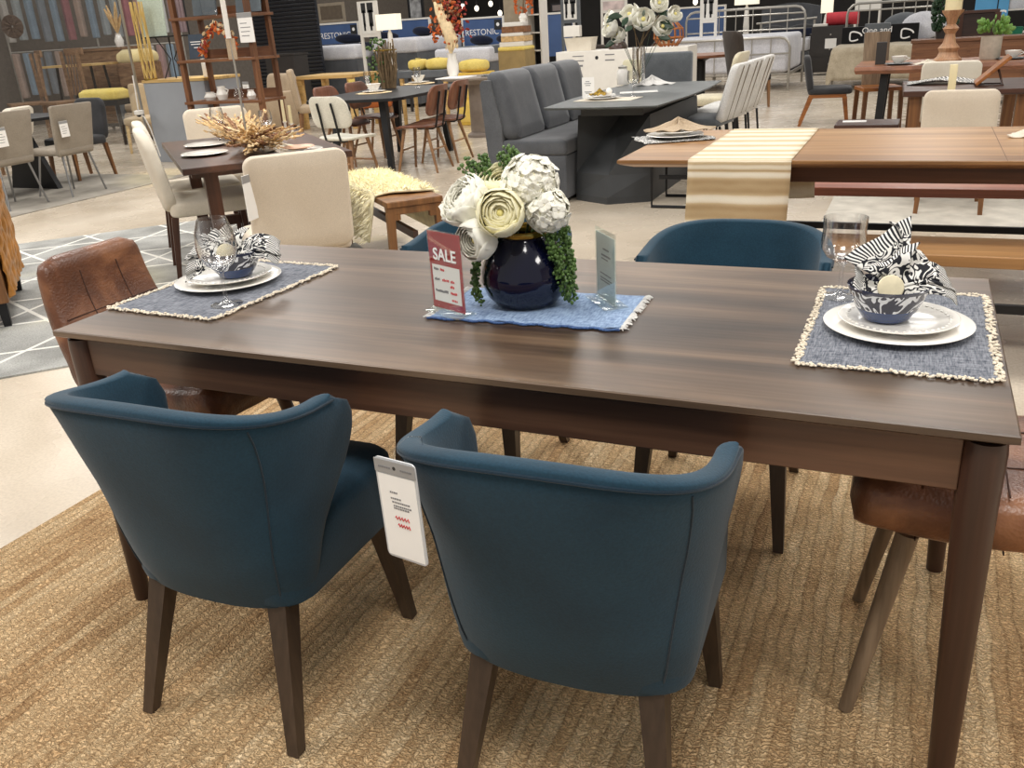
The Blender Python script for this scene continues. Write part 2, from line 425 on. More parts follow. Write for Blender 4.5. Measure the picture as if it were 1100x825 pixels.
L, Dp = 1.944, .841
table = thing('dining_table', 'dark walnut dining table with vase and SALE sign, blue chairs along its sides', 'table', (0, 0, Z0))
def rc(i, z): return [(-L + i, i, z - Z0), (-i, i, z - Z0), (-i, Dp - i, z - Z0), (-L + i, Dp - i, z - Z0)]
M().rings([rc(.0025, .76), rc(0, .758), rc(0, .7465), rc(.026, .733)]).obj('tabletop', walnut, table, smooth=False)
for (x0, x1, y0, y1) in ((-L + .07, -.07, .026, .048), (-L + .07, -.07, Dp - .048, Dp - .026)):
    M().slab(x0, x1, y0, y1, .648 - Z0, .735 - Z0, .002).obj('apron', walnut_a, table, smooth=False)
for x0, x1 in ((-L + .026, -L + .048), (-.048, -.026)):
    M().slab(x0, x1, .07, Dp - .07, .648 - Z0, .735 - Z0, .002).obj('apron', walnut_a, table, smooth=False)
for sx, sy in ((0, 0), (1, 0), (1, 1), (0, 1)):
    cx = -L + .04 if sx == 0 else -.04; cy = .04 if sy == 0 else Dp - .04
    ox = -.012 if sx == 0 else .012; oy = -.006 if sy == 0 else .006
    pts = [(cx + ox, cy + oy, 0), (cx + ox * .5, cy + oy * .5, .30), (cx, cy, .60), (cx, cy, .70), (cx, cy, .722)]
    M().path(pts, [.0195, .0255, .0315, .0325, .0305], 20).obj('leg', walnut_v, table)

# ---- tub chairs in teal velvet
def tub_sections():
    # v, half width, back y, wing-front y
    return [(0, .206, -.200, -.125), (.12, .219, -.222, -.12), (.3, .228, -.245, -.10), (.45, .236, -.262, -.06), (.58, .243, -.276, -.02),
            (.70, .252, -.290, .004), (.80, .257, -.300, .009), (.88, .260, -.307, .001), (.93, .261, -.311, -.014), (.97, .261, -.313, -.036), (1.0, .260, -.314, -.066)]
def sec(v):
    S = tub_sections()
    for a, b in zip(S, S[1:]):
        if v <= b[0]:
            k = (v - a[0]) / (b[0] - a[0]); return [a[i] + (b[i] - a[i]) * k for i in range(1, 4)]
    return S[-1][1:]
ZB, ZT = .298, .764
def tub_point(u, v, inset=0):
    w, yb, yf = sec(v); w -= inset; yb += inset * 1.05
    th = u * PI / 2; n = 2.35 + 1.2 * v
    c = abs(math.cos(th)) ** (2 / n); s_ = abs(math.sin(th)) ** (2 / n) * (1 if u > 0 else -1)
    # nearly straight sides: spread the parameter so the wings keep enough length
    x = w * s_; y = yf - (yf - yb) * c
    z = ZB + (ZT - ZB) * v - .055 * abs(u) ** 1.6 * v * v + .012 * u * u * (1 - v)
    return Vector((x, y, z))
NU = 44
def tub_chair(label, loc, rz=0, group='teal tub chairs'):
    t = thing('tub_chair', label, 'chair', loc, rz, group)
    m = M(); rs = []
    TH = .033
    for i in range(NU + 1):
        u = -1 + 2 * i / NU
        # denser sampling near the ends, where the superellipse turns
        u = math.copysign(1 - (1 - abs(u)) ** 1.35, u) if u else 0
        prof = []
        for k in range(13): prof.append(tub_point(u, k / 12))
        for k in range(1, 6):                         # rolled rim
            a = PI * k / 6
            p = tub_point(u, 1, TH / 2 - TH / 2 * math.cos(a)); p.z += .006 * math.sin(a); prof.append(p)
        for k in range(9): prof.append(tub_point(u, 1 - k / 8 * .82, TH))
        rs.append(prof)
    def shrink(r, k, dy):
        c = [(r[j] + r[-1 - j if j < len(r) / 2 else len(r) - 1 - j]) / 2 for j in range(len(r))]
        return [Vector((p.x + (q_.x - p.x) * k, p.y + dy, p.z)) for p, q_ in zip(r, c)]
    lo = [shrink(rs[0], k_, d_) for k_, d_ in ((.92, .0175), (.7, .0165), (.42, .013), (.18, .0075))]; hi = [shrink(rs[-1], k_, d_) for k_, d_ in ((.18, .0075), (.42, .013), (.7, .0165), (.92, .0175))]
    rs = lo + rs + hi
    m.rings(rs, cap=True, closed=True)
    bk = m.obj('backrest', teal, t, angle=1.6)
    m = M()
    us = [-1 + 2 * i / 40 for i in range(41)]
    m.path([tub_point(u, .982, -.001) for u in us], .0030, 6)
    for u in (-.56, .56):
        m.path([tub_point(u, k / 14 * .955, -.0008) for k in range(15)], .0017, 6)
    m.obj('piping', teal_seam, bk)
    m = M(); rs = []
    for ins, z, f in ((.02, .300, 0), (.004, .31, 0), (0, .33, .002), (0, .43, .006), (.004, .452, .006), (.018, .466, .004), (.06, .474, 0), (.12, .476, 0)):
        rs.append([(x, y, z) for x, y in rrect(.43 - 2 * ins, .44 - 2 * ins + f, max(.075 - ins, .01), 6, 0, .025)])
    m.rings(rs).obj('seat', teal, t)
    for sx in (-1, 1):
        M().sq((sx * .148, -.150, .33), (sx * .190, -.243, 0), .046, .026).obj('leg', legwood, t, smooth=False)
        M().sq((sx * .17, .17, .33), (sx * .195, .225, 0), .046, .026).obj('leg', legwood, t, smooth=False)
    return t
tub_chair('teal tub chair at the near side of the dining table without a price tag', (-1.392, -.033, Z0), .02)
tub_chair('teal tub chair with a white price tag hanging on its wing', (-.643, -.022, Z0), .03)
tub_chair('far-side teal tub chair behind the clear sign holder, its domed back in full view', (-.605, .985, Z0), PI + .03)
tub_chair('far-side teal tub chair mostly hidden behind the navy vase and SALE sign', (-1.36, .975, Z0), PI + .03)

# ---- leather end chairs
def leather_chair(label, loc, rz, legm):
    t = thing('leather_chair', label, 'chair', loc, rz, 'brown leather end chairs')
    m = M(); rs = []
    prof = [(.245, .375, .5), (.245, .43, .5), (.235, .462, .49), (.19, .472, .47), (-.1, .468, .45), (-.2, .474, .44)]
    # one bent pad: seat then back
    NP = 52
    def spine(k):                       # k 0..1 from seat front to top of back -> (y, z, half width, thickness dir)
        if k < .5:
            a = k / .5; return (.26 - .44 * a, .455 - .02 * math.sin(a * PI), .222 - .012 * a)
        if k < .66:
            a = (k - .5) / .16 * PI / 2 * .88; return (-.18 - .085 * math.sin(a), .455 + .085 * (1 - math.cos(a)), .21 - .016 * a / 1.38)
        a = (k - .66) / .34; return (-.262 - .055 * a - .02 * math.sin(a * PI), .53 + .295 * a, .194 - .028 * a)
    rings_ = []
    for i in range(NP + 1):
        k = i / NP; y, z, w = spine(k); y2, z2, _ = spine(min(1, k + .01)); y1, z1, _ = spine(max(0, k - .01))
        ty, tz = y2 - y1, z2 - z1; l = math.hypot(ty, tz); ny, nz = -tz / l, ty / l      # normal, up from the seat / forward from the back
        ny, nz = -ny, -nz
        th = .115 - .06 * max(0, (k - .42)) * 2
        de = min(k * .95, (1 - k) * .92)
        q1 = min(1, de / .045); rd = math.sqrt(max(0, 1 - (1 - q1) ** 2))
        e = .35 + .65 * math.sqrt(max(0, 1 - (1 - min(1, de / .022)) ** 2)); wr = w - .045 * (1 - rd)
        ring = []
        for j in range(24):
            a = 2 * PI * j / 24; cx_ = math.copysign(abs(math.cos(a)) ** .35, math.cos(a)); cy_ = math.copysign(abs(math.sin(a)) ** .55, math.sin(a))
            puff = 1 + .10 * math.cos(cx_ * PI * 2.5) * (1 if cy_ < 0 else 0)
            off = cy_ * th * .5 * e * puff
            ring.append((wr * cx_, y + ny * (off + th * .5 - .02), z + nz * (off + th * .5 - .02)))
        rings_.append(ring)
    shell = M().rings(rings_).obj('seat_shell', hide, t, angle=1.3)
    m = M()
    for sx in (-.078, .078):            # stitched channels along the pad
        for side in (-1, 1):
            pts = []
            for i in range(4, NP - 2):
                k = i / NP; y, z, w = spine(k); y2, z2, _ = spine(min(1, k + .01)); y1, z1, _ = spine(max(0, k - .01))
                ty, tz = y2 - y1, z2 - z1; l = math.hypot(ty, tz); ny, nz = tz / l, -ty / l
                th = .115 - .06 * max(0, (k - .42)) * 2; o_ = side * th * .505 + th * .5 - .02
                pts.append((sx * w / .21, y + ny * o_, z + nz * o_))
            m.path(pts, .0016, 6)
    for k in (.14, .3, .44, .80):
        y, z, w = spine(k); y2, z2, _ = spine(min(1, k + .01)); y1, z1, _ = spine(max(0, k - .01))
        ty, tz = y2 - y1, z2 - z1; l = math.hypot(ty, tz); ny, nz = tz / l, -ty / l
        th = .115 - .06 * max(0, (k - .42)) * 2
        for side in (-1, 1):
            o_ = side * th * .5 + th * .5 - .02
            m.path([(x * w, y + ny * o_, z + nz * o_) for x in (-.9, -.5, 0, .5, .9)], .0016, 6)
    m.obj('stitching', hide_seam, shell)
    for sx in (-1, 1):
        for y0, y1 in ((.15, .225), (-.13, -.215)):
            M().rod((sx * .15, y0, .405), (sx * .195, y1, 0), .021, .014, 14).obj('leg', legm, t)
    return t
leather_chair('worn brown leather chair at the table end beside the blue placemat with a hidden wine glass stem', (-1.975, .43, Z0), -PI / 2, darkwood_v)['label'] = 'worn brown leather chair whose stitched back rises beside the grey geometric rug'
leather_chair('worn brown leather chair with pale wooden legs, seat tucked beside the table leg', (.03, .42, Z0), PI / 2, greywood_v)

# ---- place mats
TZ = .7602
def placemat(label, cx, cy, w, d, rz):
    t = thing('placemat', label, 'placemat', (cx, cy, TZ), rz, 'fringed blue placemats')
    M().rings([[(x, y, z) for x, y in rrect(w - i, d - i, .012)] for z, i in ((0, .002), (.0008, 0), (.0028, 0), (.0034, .003))]).obj('cloth', mat_blue, t)
    m = M(); rnd = random.Random(int(w * 1000) + int(cx * 100))
    per = [((-w / 2, -d / 2), (w / 2, -d / 2)), ((w / 2, -d / 2), (w / 2, d / 2)), ((w / 2, d / 2), (-w / 2, d / 2)), ((-w / 2, d / 2), (-w / 2, -d / 2))]
    for a, b in per:
        a = Vector(a); b = Vector(b); e = (b - a); nrm = Vector((e.y, -e.x)).normalized(); n = int(e.length / .0042)
        for i in range(n):
            for q_ in range(2):
                p = a + e * ((i + rnd.random()) / n) + nrm * rnd.uniform(-.005, .009)
                m.blob((p.x, p.y, .0032 + rnd.uniform(0, .003)), (rnd.uniform(.0025, .0052), rnd.uniform(.002, .004), .0022), 1, Matrix.Rotation(rnd.uniform(0, PI), 4, 'Z'))
    m.obj('fringe', fringe_mat, t)
    return t
placemat('blue chambray placemat with cream fringe under the plates nearest the table leg at the corner', -.175, .445, .315, .485, -.005)['label'] = 'fringed blue placemat under the bowl with the upright fanned napkin'
placemat('fringed blue placemat at the table end beside the leather chair back', -1.765, .395, .335, .475, -.035)

# ---- crockery
def dinner_plate(label, x, y, r, z, name='dinner_plate', group='white plates on the walnut table', emboss=False):
    pr = [(0, .003), (r * .5, .003), (r * .55, 0), (r * .6, 0), (r * .66, .004), (r * .985, .0125), (r, .0145), (r * .985, .0155), (r * .70, .0085), (r * .62, .0062), (0, .006)]
    m = M().lathe(pr, 64)
    if emboss:
        for k in range(44):
            a = 2 * PI * k / 44; m.blob((r * .85 * math.cos(a), r * .85 * math.sin(a), .0125), (.0036, .0036, .0014), 1)
    o = m.obj(name, white_cer, loc=(x, y, z)); return tag(o, label, 'plate', group)
def glass(label, x, y, z, h, rb, rim, base, group='wine glasses on the walnut table', stem=.45):
    # outer then inner wall, one closed surface
    hb = h * stem
    pr = [(0, 0), (base, .0), (base, .0016), (base * .4, .005), (.0065, .013), (.0045, .024), (.0042, hb * .75), (.006, hb - .006), (.016, hb + .004),
          (rb * .72, hb + (h - hb) * .14), (rb * .95, hb + (h - hb) * .32), (rb, hb + (h - hb) * .48), (rb * .94, hb + (h - hb) * .74), (rim, h), (rim - .0012, h),
          (rb * .94 - .0015, hb + (h - hb) * .74), (rb - .0015, hb + (h - hb) * .48), (rb * .94, hb + (h - hb) * .32), (rb * .70, hb + (h - hb) * .15), (.012, hb + .010), (0, hb + .008)]
    o = M().lathe(pr, 40).obj('wine_glass', clear, loc=(x, y, z), angle=1.2); return tag(o, label, 'glass', group)
PX, PY = -.178, .435
QX, QY = -1.79, .425
MZ = TZ + .0036
dinner_plate('white dinner plate on the placemat under the embossed plate with the fanned napkin', PX, PY, .134, MZ)
dinner_plate('white dinner plate beneath the salad plate behind the large wine glass', QX, QY, .136, MZ)
dinner_plate('embossed white salad plate holding the bowl with the fanned napkin', PX, PY + .004, .108, MZ + .0105, 'salad_plate', emboss=True)
dinner_plate('white salad plate holding the bowl behind the large wine glass', QX, QY + .004, .110, MZ + .0105, 'salad_plate', emboss=True)
BZ = MZ + .0175
def bowl(label, x, y, z):
    pr = [(0, 0), (.038, 0), (.043, .004), (.056, .024), (.068, .05), (.0745, .068), (.0735, .069), (.066, .051), (.054, .026), (.04, .009), (0, .006)]
    return tag(M().lathe(pr, 48).obj('bowl', bowl_mat, loc=(x, y, z), angle=1.0), label, 'bowl', 'blue and white bowls')
bowl('blue and white patterned bowl holding the upright fanned napkin', PX - .022, PY + .005, BZ)
bowl('blue and white patterned bowl seen through the large wine glass', QX + .02, QY + .01, BZ)

def napkin(label, loc, rz, fan, flop, lobe):
    """fan: bottom a,b -> top c,d ; flop: ring -> end ; lobe. All in the napkin's own x/z plane with folds in y."""
    m = M()
    def quad(a, b, c, d, amp, waves, ph, curve=(0, 0, 0)):
        a, b, c, d = map(Vector, (a, b, c, d)); cv = Vector(curve)
        def f(u, v):
            p = (a * (1 - u) + b * u) * (1 - v) + (c * (1 - u) + d * u) * v
            k = math.sin(u * waves * 2 * PI + ph)
            p = p + cv * math.sin(v * PI) + Vector((0, amp * k * (.4 + .6 * v), amp * .35 * k))
            q_ = noise.noise(p * 30) * .004; return p + Vector((q_, q_, q_))
        m.grid(f, 36, 16)
    for q_ in fan: quad(*q_)
    for q_ in flop: quad(*q_)
    for q_ in lobe: quad(*q_)
    o = m.obj('napkin', damask_mat, loc=loc, rz=rz, thick=.0022, angle=2.0)
    return tag(o, label, 'napkin', 'black and white damask napkins')
napkin('black and white damask napkin standing as a fan in the bowl', (PX - .022, PY + .005, BZ), .2,
       [((.0, .004, .06), (.03, .006, .066), (-.078, .03, .114), (.038, .055, .186), .004, 1.5, 0, (.0, -.012, 0)),
        ((.015, .004, .06), (.05, .01, .062), (.0, .05, .172), (.066, .045, .085), .008, 1.5, 1, (.012, -.01, .03)),
        ((.0, -.01, .062), (.04, .0, .062), (-.05, -.004, .095), (.046, .01, .145), .008, 1.5, .5, (-.012, -.014, .012))],
       [((.012, -.02, .052), (.022, .0, .090), (.112, -.022, .046), (.106, .03, .078), .009, 1.2, 0, (0, -.008, .020)),
        ((.02, -.026, .046), (.02, -.012, .075), (.118, -.03, .035), (.115, .0, .060), .008, 1.5, 2, (0, -.010, .016))],
       [((-.012, -.02, .045), (-.008, .005, .07), (-.066, -.018, .070), (-.058, .03, .098), .007, 1.5, 0, (0, -.006, -.012))])
napkin('black and white damask napkin spread wide in the bowl behind the wine glass', (QX + .02, QY + .01, BZ), .35,
       [((-.01, .0, .05), (.02, .004, .056), (-.085, .02, .105), (-.015, .04, .125), .010, 2.5, 0, (.0, -.012, 0)),
        ((.0, -.01, .05), (.02, .0, .06), (-.05, .0, .09), (.045, .03, .12), .008, 1.5, 1, (.0, -.01, .01))],
       [((.015, -.022, .045), (.02, .01, .08), (.125, -.02, .052), (.118, .04, .076), .010, 1.4, 0, (0, -.010, .022)),
        ((.02, -.03, .038), (.02, -.01, .066), (.128, -.03, .030), (.128, .0, .056), .008, 1.5, 2, (0, -.010, .016))],
       [((-.012, -.02, .04), (-.008, .01, .07), (-.118, -.03, .055), (-.10, .03, .085), .011, 2.0, 0, (0, -.008, .012)),
        ((-.03, -.03, .045), (-.02, -.01, .06), (-.118, -.05, .0), (-.105, -.02, .075), .009, 1.8, 0, (0, -.012, .0))])
def napkin_ring(label, loc, rot):
    m = M(); m.path([(.016 * math.cos(2 * PI * k / 24), 0, -.018 + .016 * math.sin(2 * PI * k / 24)) for k in range(24)], .003, 8, closed=True)
    m.lathe([(0, -.001), (.021, -.001), (.0235, .001), (.022, .0035), (.012, .0055), (0, .006)], 32, (0, 0, 0))
    t = thing('napkin_ring', label, 'napkin ring', loc, 0, 'cream disc napkin rings'); t.rotation_euler = rot
    m.obj('disc', bead_mat, t); return t
napkin_ring('cream stone disc on the fanned napkin in the bowl', (PX - .018, PY - .034, BZ + .072), (1.25, 0, .2))
napkin_ring('cream stone disc on the napkin behind the wine glass', (QX + .032, QY - .028, BZ + .070), (1.2, 0, .5))
glass('clear wine glass behind the blue bowl with the fanned napkin', -.297, .622, MZ, .172, .046, .0445, .037, stem=.44)
glass('large clear wine glass standing in front of the napkin at the table end', -1.655, .258, MZ, .208, .047, .033, .038, stem=.40)

# ---- centrepiece
t = thing('denim_mat', 'washed denim blue mat with frayed white ends under the navy vase', 'table mat', (-.908, .413, TZ), .045)
m = M(); rnd = random.Random(3)
def runf(u, v):
    x = -.215 + .43 * u; y = -.118 + .236 * v
    return (x, y + .004 * math.sin(u * 21) * (1 - v), .002 + .0012 * (1 - v) ** 6 * (1 + math.sin(u * 34)) + .0008 * noise.noise((x * 40, y * 40, 0)))
m.grid(runf, 60, 12).obj('cloth', run_blue, t, thick=.002)
for sx in (-1, 1):
    m = M()
    for k in range(120):
        y = rnd.uniform(-.12, .12); a = rnd.uniform(.008, .02)
        m.path([(sx * .212, y, .003), (sx * (.212 + a * .6), y + rnd.uniform(-.003, .003), .0055), (sx * (.212 + a), y + rnd.uniform(-.005, .005), .002)], .0011, 4)
    m.obj('fringe', white_fab, t)
m = M()
for k in range(150):
    x = -.215 + .43 * k / 150; m.blob((x, -.122 + .004 * math.sin(k * .3) + rnd.uniform(-.002, .002), .003), (.004, .004, .003), 1)
m.obj('frayed_edge', denim('frayed_denim', (34, 56, 96), (78, 108, 158)), t)

VX, VY, VZ = -.948, .437, TZ + .0032
t = thing('vase', 'round glossy navy vase with gold rim on the denim mat', 'vase', (VX, VY, VZ))
pr = [(0, 0), (.058, 0), (.066, .004), (.084, .026), (.0935, .055), (.0925, .078), (.083, .108), (.068, .136), (.058, .150), (.0555, .156), (.0525, .156), (.055, .148), (.064, .134), (.078, .106), (.087, .078), (.086, .055), (.06, .012), (0, .008)]
M().lathe([(r_ * 1.05, z_) for r_, z_ in pr], 64).obj('body', navy_glaze, t, angle=1.2)
M().lathe([(.0565, .150), (.056, .158), (.0585, .166), (.060, .168), (.0575, .1695), (.0535, .166), (.0525, .156), (.0535, .150)], 64).obj('rim', gold, t, angle=1.2)

def flower(label, name, c, r, axis, layers, petals, mat, core, t0=25, t1=62, wid=1.15, group='white blooms in the navy vase', stem_to=None, ruffle=.05, seed=1, cat='flower', curl=.1):
    t = thing(name, label, cat, c, 0, group); rnd = random.Random(seed)
    q_ = Vector((0, 0, 1)).rotation_difference(Vector(axis).normalized()).to_matrix().to_4x4()
    m = M()
    for k in range(layers):
        f = (k + 1) / layers; rk = r * (.22 + .78 * f); n = petals if f > .45 else max(3, petals - 2)
        for i in range(n):
            ph = 2 * PI * (i + .5 * (k % 2)) / n + rnd.uniform(-.2, .2); w = wid * PI / n; tip = math.radians(t0 + (t1 - t0) * f + rnd.uniform(-6, 6)); j = rnd.uniform(0, 9)
            def pf(u, v, ph=ph, w=w, tip=tip, rk=rk, j=j):
                a = (u * 2 - 1); th = PI * .93 + (tip * (1 + .55 * a * a * a * a) - PI * .93) * v
                fi = ph + a * w * (.55 + .45 * math.sin(min(v, .8) / .8 * PI / 2))
                rr = rk * (1 + curl * v ** 5 - .04 * a * a + ruffle * noise.noise((a * 2 + j, v * 2, k)) * v)
                return q_ @ Vector((rr * math.sin(th) * math.cos(fi), rr * math.sin(th) * math.sin(fi), rr * math.cos(th) * .92))
            m.grid(pf, 8, 9, False)
    m.obj('petals', mat, t, thick=.0009, angle=2)
    M().blob(q_ @ Vector((0, 0, r * .12)), r * .2, 2).obj('centre', core, t)
    if stem_to is not None:
        e = Vector(stem_to) - Vector(c)
        M().path([q_ @ Vector((0, 0, -r * .8)), (q_ @ Vector((0, 0, -r * 1.0))) * .5 + e * .4, e], .0025, 6).obj('stem', leaf_d, t)
    return t
mouth = (VX, VY, VZ + .12)
flower('open cream ranunculus with lemon centre at the front of the vase', 'ranunculus', (-0.951, 0.335, 0.986), .050, (.25, -.9, .25), 7, 6, petal_c, petal_y, 20, 50, 1.5, stem_to=mouth, seed=2)
flower('white ranunculus drooping lowest beside the SALE sign', 'ranunculus', (-1.011, 0.340, 0.928), .045, (-.35, -.85, -.1), 7, 6, petal_w, petal_y, 22, 50, 1.5, stem_to=mouth, seed=3)
flower('large ruffled white peony above the SALE sign', 'peony', (-1.051, 0.375, 1.001), .056, (-.45, -.6, .65), 8, 7, petal_w, petal_w, 16, 66, 1.35, stem_to=mouth, ruffle=.16, seed=4)
flower('pale cream rose at the top of the bouquet below the green sprigs', 'rose', (-0.982, 0.420, 1.026), .052, (.0, -.45, .9), 6, 5, petal_c, petal_y, 18, 60, 1.5, stem_to=mouth, seed=5)
def hydrangea(label, c, r, seed, n=135):
    t = thing('hydrangea', label, 'flower', c, 0, 'white blooms in the navy vase'); rnd = random.Random(seed); m = M(); mc = M()
    for i in range(n):
        z = 1 - 2 * (i + .5) / n; a = i * 2.39996; s_ = math.sqrt(1 - z * z)
        d = Vector((s_ * math.cos(a), s_ * math.sin(a), z)); rr = r * rnd.uniform(.86, 1.06)
        q_ = Vector((0, 0, 1)).rotation_difference((d + Vector((rnd.uniform(-.3, .3), rnd.uniform(-.3, .3), rnd.uniform(-.3, .3)))).normalized()).to_matrix(); a0 = rnd.uniform(0, PI)
        for k in range(4):
            ph = a0 + k * PI / 2; sz = rnd.uniform(.0135, .0165)
            def pf(u, v, ph=ph, sz=sz):
                wv = math.sin(min(1, v * 1.05) * PI * .88 + .15) * .62; x = v * sz; y = (u - .5) * 2 * wv * sz
                p = Vector((x * math.cos(ph) - y * math.sin(ph), x * math.sin(ph) + y * math.cos(ph), .18 * x + .12 * abs(y)))
                return q_ @ p + d * rr
            m.grid(pf, 3, 4, False)
        mc.blob(d * rr, .0018, 1)
    m.obj('petals', petal_w, t, thick=.0006, angle=2); mc.obj('florets', petal_c, t)
    M().blob((0, 0, 0), r * .92, 3).obj('core', petal_c, t)
    M().path([(0, 0, -r * .6), (Vector(mouth) - Vector(c)) * .6 + Vector((.004, 0, 0)), Vector(mouth) - Vector(c)], .003, 6).obj('stem', leaf_d, t)
    return t
hydrangea('white hydrangea head topping the bouquet', (-0.917, 0.420, 1.030), .058, 8)
hydrangea('small white hydrangea head drooping over the gold rim', (-0.873, 0.400, 0.980), .042, 9, 84)
def trailing(label, strands, seed, size=.0055, name='trailing_greenery'):
    rnd = random.Random(seed); m = M(); ms = M(); base = Vector(strands[0][0])
    t = thing(name, label, 'greenery', base, 0, 'green sprigs in the navy vase')
    for pts in strands:
        P_ = [Vector(p) - base for p in pts]
        # resample
        seq = []
        for a, b in zip(P_, P_[1:]):
            n = max(2, int((b - a).length / (size * 1.15)))
            seq += [a + (b - a) * (i / n) for i in range(n)]
        seq.append(P_[-1]); ms.path(seq[::2] + [seq[-1]] if len(seq) > 4 else seq, .0011, 4)
        for p in seq:
            for _ in range(3):
                o = Vector((rnd.uniform(-1, 1), rnd.uniform(-1, 1), rnd.uniform(-1, 1))) * size * 1.35; s_ = size * rnd.uniform(.75, 1.15)
                m.blob(p + o, (s_ * .75, s_ * .75, s_), 1, Matrix.Rotation(rnd.uniform(0, PI), 4, 'X'))
    m.obj('beads', leaf, t); ms.obj('stems', leaf_d, t); return t
def arc(x0, x1, y0, y1, zs, j):
    return [(x0 + (x1 - x0) * k, y0 + (y1 - y0) * k, z) for k, z in zs]
S = []
rnd = random.Random(5)
for i in range(9):
    a = rnd.uniform(-.035, .03); b = rnd.uniform(-.016, .03); e = rnd.uniform(0, .055)
    S.append([(VX + .03, VY, VZ + .17), (VX + .066, VY - .02 + b * .5, VZ + .205 + a * .3), (VX + .086 + b * .6, VY - .03 + b, VZ + .17), (VX + .10 + b * .5, VY - .03 + b + a * .3, VZ + .10), (VX + .115 + b * .35, VY - .035 + a * .5, VZ + .02 + e)])
trailing('thick trailing string of green beads spilling down beside the vase', S, 11)
S = []
for i in range(3):
    b = rnd.uniform(-.01, .01)
    S.append([(VX - .03, VY - .03, VZ + .165), (VX - .062, VY - .055, VZ + .16 + b), (VX - .086 + b * .4, VY - .068, VZ + .10), (VX - .094 + b * .4, VY - .066, VZ + .055), (VX - .086 + b, VY - .07, VZ + .012 + .01 * i)])
trailing('thin trailing string of green beads hanging between the SALE sign and vase', S, 12, .0048)
S = []
for i in range(15):
    x = rnd.uniform(-.125, -.015); y = rnd.uniform(-.03, .035)
    S.append([(VX - .02, VY, VZ + .20), (VX + x * .6, VY + y * .6, VZ + .265), (VX + x, VY + y, VZ + .318 + .2 * (x + .09) + rnd.uniform(-.014, .014))])
trailing('upright tuft of green bead sprigs at the top of the bouquet', S, 13, .0056, 'green_sprigs')
S = [[(VX + .01, VY - .01, VZ + .2), (VX - .01 + .02 * i, VY - .045, VZ + .27), (VX + .0 + .02 * i, VY - .06, VZ + .283 - .012 * i)] for i in range(4)]
trailing('short green sprigs between the rose and hydrangea', S, 14, .0045, 'green_sprigs')

# ---- sign holders
def sign_holder(label, loc, rz, w, h, printed):
    t = thing('sign_holder', label, 'sign', loc, rz, 'acrylic sign holders on the walnut table')
    m = M(); m.slab(-w / 2 - .004, w / 2 + .004, -.028, .028, 0, .003, .001); m.slab(-w / 2 - .002, w / 2 + .002, -.006, .006, .003, .006, .001)
    m.obj('foot', acrylic, t)
    M().slab(-w / 2, w / 2, -.0016, -.0008, .004, h).obj('front_sheet', acrylic, t, smooth=False)
    M().slab(-w / 2, w / 2, .0012, .002, .004, h).obj('back_sheet', acrylic, t, smooth=False)
    return t
t = sign_holder('red and white SALE sign in a clear stand beside the vase', (-1.083, .320, TZ + .006), -.40, .112, .180, True)
ins = M().slab(-.054, .054, -.0007, .0006, .006, .177).obj('insert', red_print, t, smooth=False)
M().slab(-.046, .046, -.0012, -.0008, .022, .104).obj('price_panel', paper, ins, smooth=False)
text('SALE', .0365, white_ink, ins, (0, -.0020, .127), bold=.0006)
m = M(); mr = M()
for z, segs in ((.095, ((-.04, -.022, 0), (-.018, -.004, 1))), (.072, ((-.04, -.022, 0), (-.014, .010, 1), (.014, .028, 1))), (.060, ((.012, .026, 1),)), (.046, ((-.04, .004, 0), (.012, .034, 1))), (.030, ((.014, .034, 1),))):
    for a, b, red in segs:
        rnd = random.Random(int(z * 1e4)); n = int((b - a) / .0042)
        for k in range(n):
            x = a + (b - a) * k / n; (mr if red else m).slab(x, x + .003, -.0019, -.0013, z - rnd.uniform(.002, .0034), z + rnd.uniform(.001, .0034))
m.obj('lettering', grey_ink, ins, smooth=False); mr.obj('lettering', red_ink, ins, smooth=False)
t = sign_holder('clear acrylic sign stand turned away, showing the back of its card', (-.770, .468, TZ + .006), -.88, .115, .160, False)
ins = M().slab(-.053, .053, -.0006, .0006, .006, .150).obj('insert', plain('pale_green_card', (214, 224, 220), .6, 0, .04), t, smooth=False)
m = M(); rnd = random.Random(4)
for z, a, b, h in ((.118, -.012, .02, .004), (.104, -.022, .03, .0045), (.096, -.022, .012, .003), (.062, -.03, .03, .0026), (.052, -.03, .034, .0026), (.046, -.03, .02, .0026)):
    x = a
    while x < b:
        w_ = rnd.uniform(.003, .007); m.slab(x, x + w_, -.0011, -.0007, z - h / 2, z + h / 2); x += w_ + .0018
m.obj('lettering', grey_ink, ins, smooth=False)

# ---- price tag on the chair
t = thing('price_tag', 'white price tag in a grey clip holder hanging on the teal chair back', 'price tag', (-.830, -.345, .772), -.02)
t.rotation_euler = (-.02, -.05, -.22)
M().rings([[(x, y, z) for x, z in rrect(.082, .168, .008, 4, 0, -.088)] for y in (-.0012, .0012)]).obj('sleeve', plain('clear_sleeve', (196, 198, 200), .3, 0, .03), t, smooth=False)
ins = M().slab(-.037, .037, -.0022, -.0013, -.168, -.03).obj('card', paper, t, smooth=False)
M().slab(-.041, .041, -.003, -.0013, -.028, -.006, .002).obj('clip', cardgrey, t, smooth=False)
m = M(); rnd = random.Random(21)
for z, a, b in ((-.018, -.032, -.008), (-.018, .012, .034), (-.058, -.016, -.002), (-.068, -.016, .004), (-.074, -.014, .018), (-.080, -.012, .020), (-.084, -.012, .018)):
    x = a
    while x < b:
        w_ = rnd.uniform(.002, .004); m.slab(x, x + w_, -.0035 if z > -.03 else -.0026, -.0022, z - .0013, z + .0013); x += w_ + .0012
m.obj('lettering', grey_ink, ins, smooth=False)
m = M()
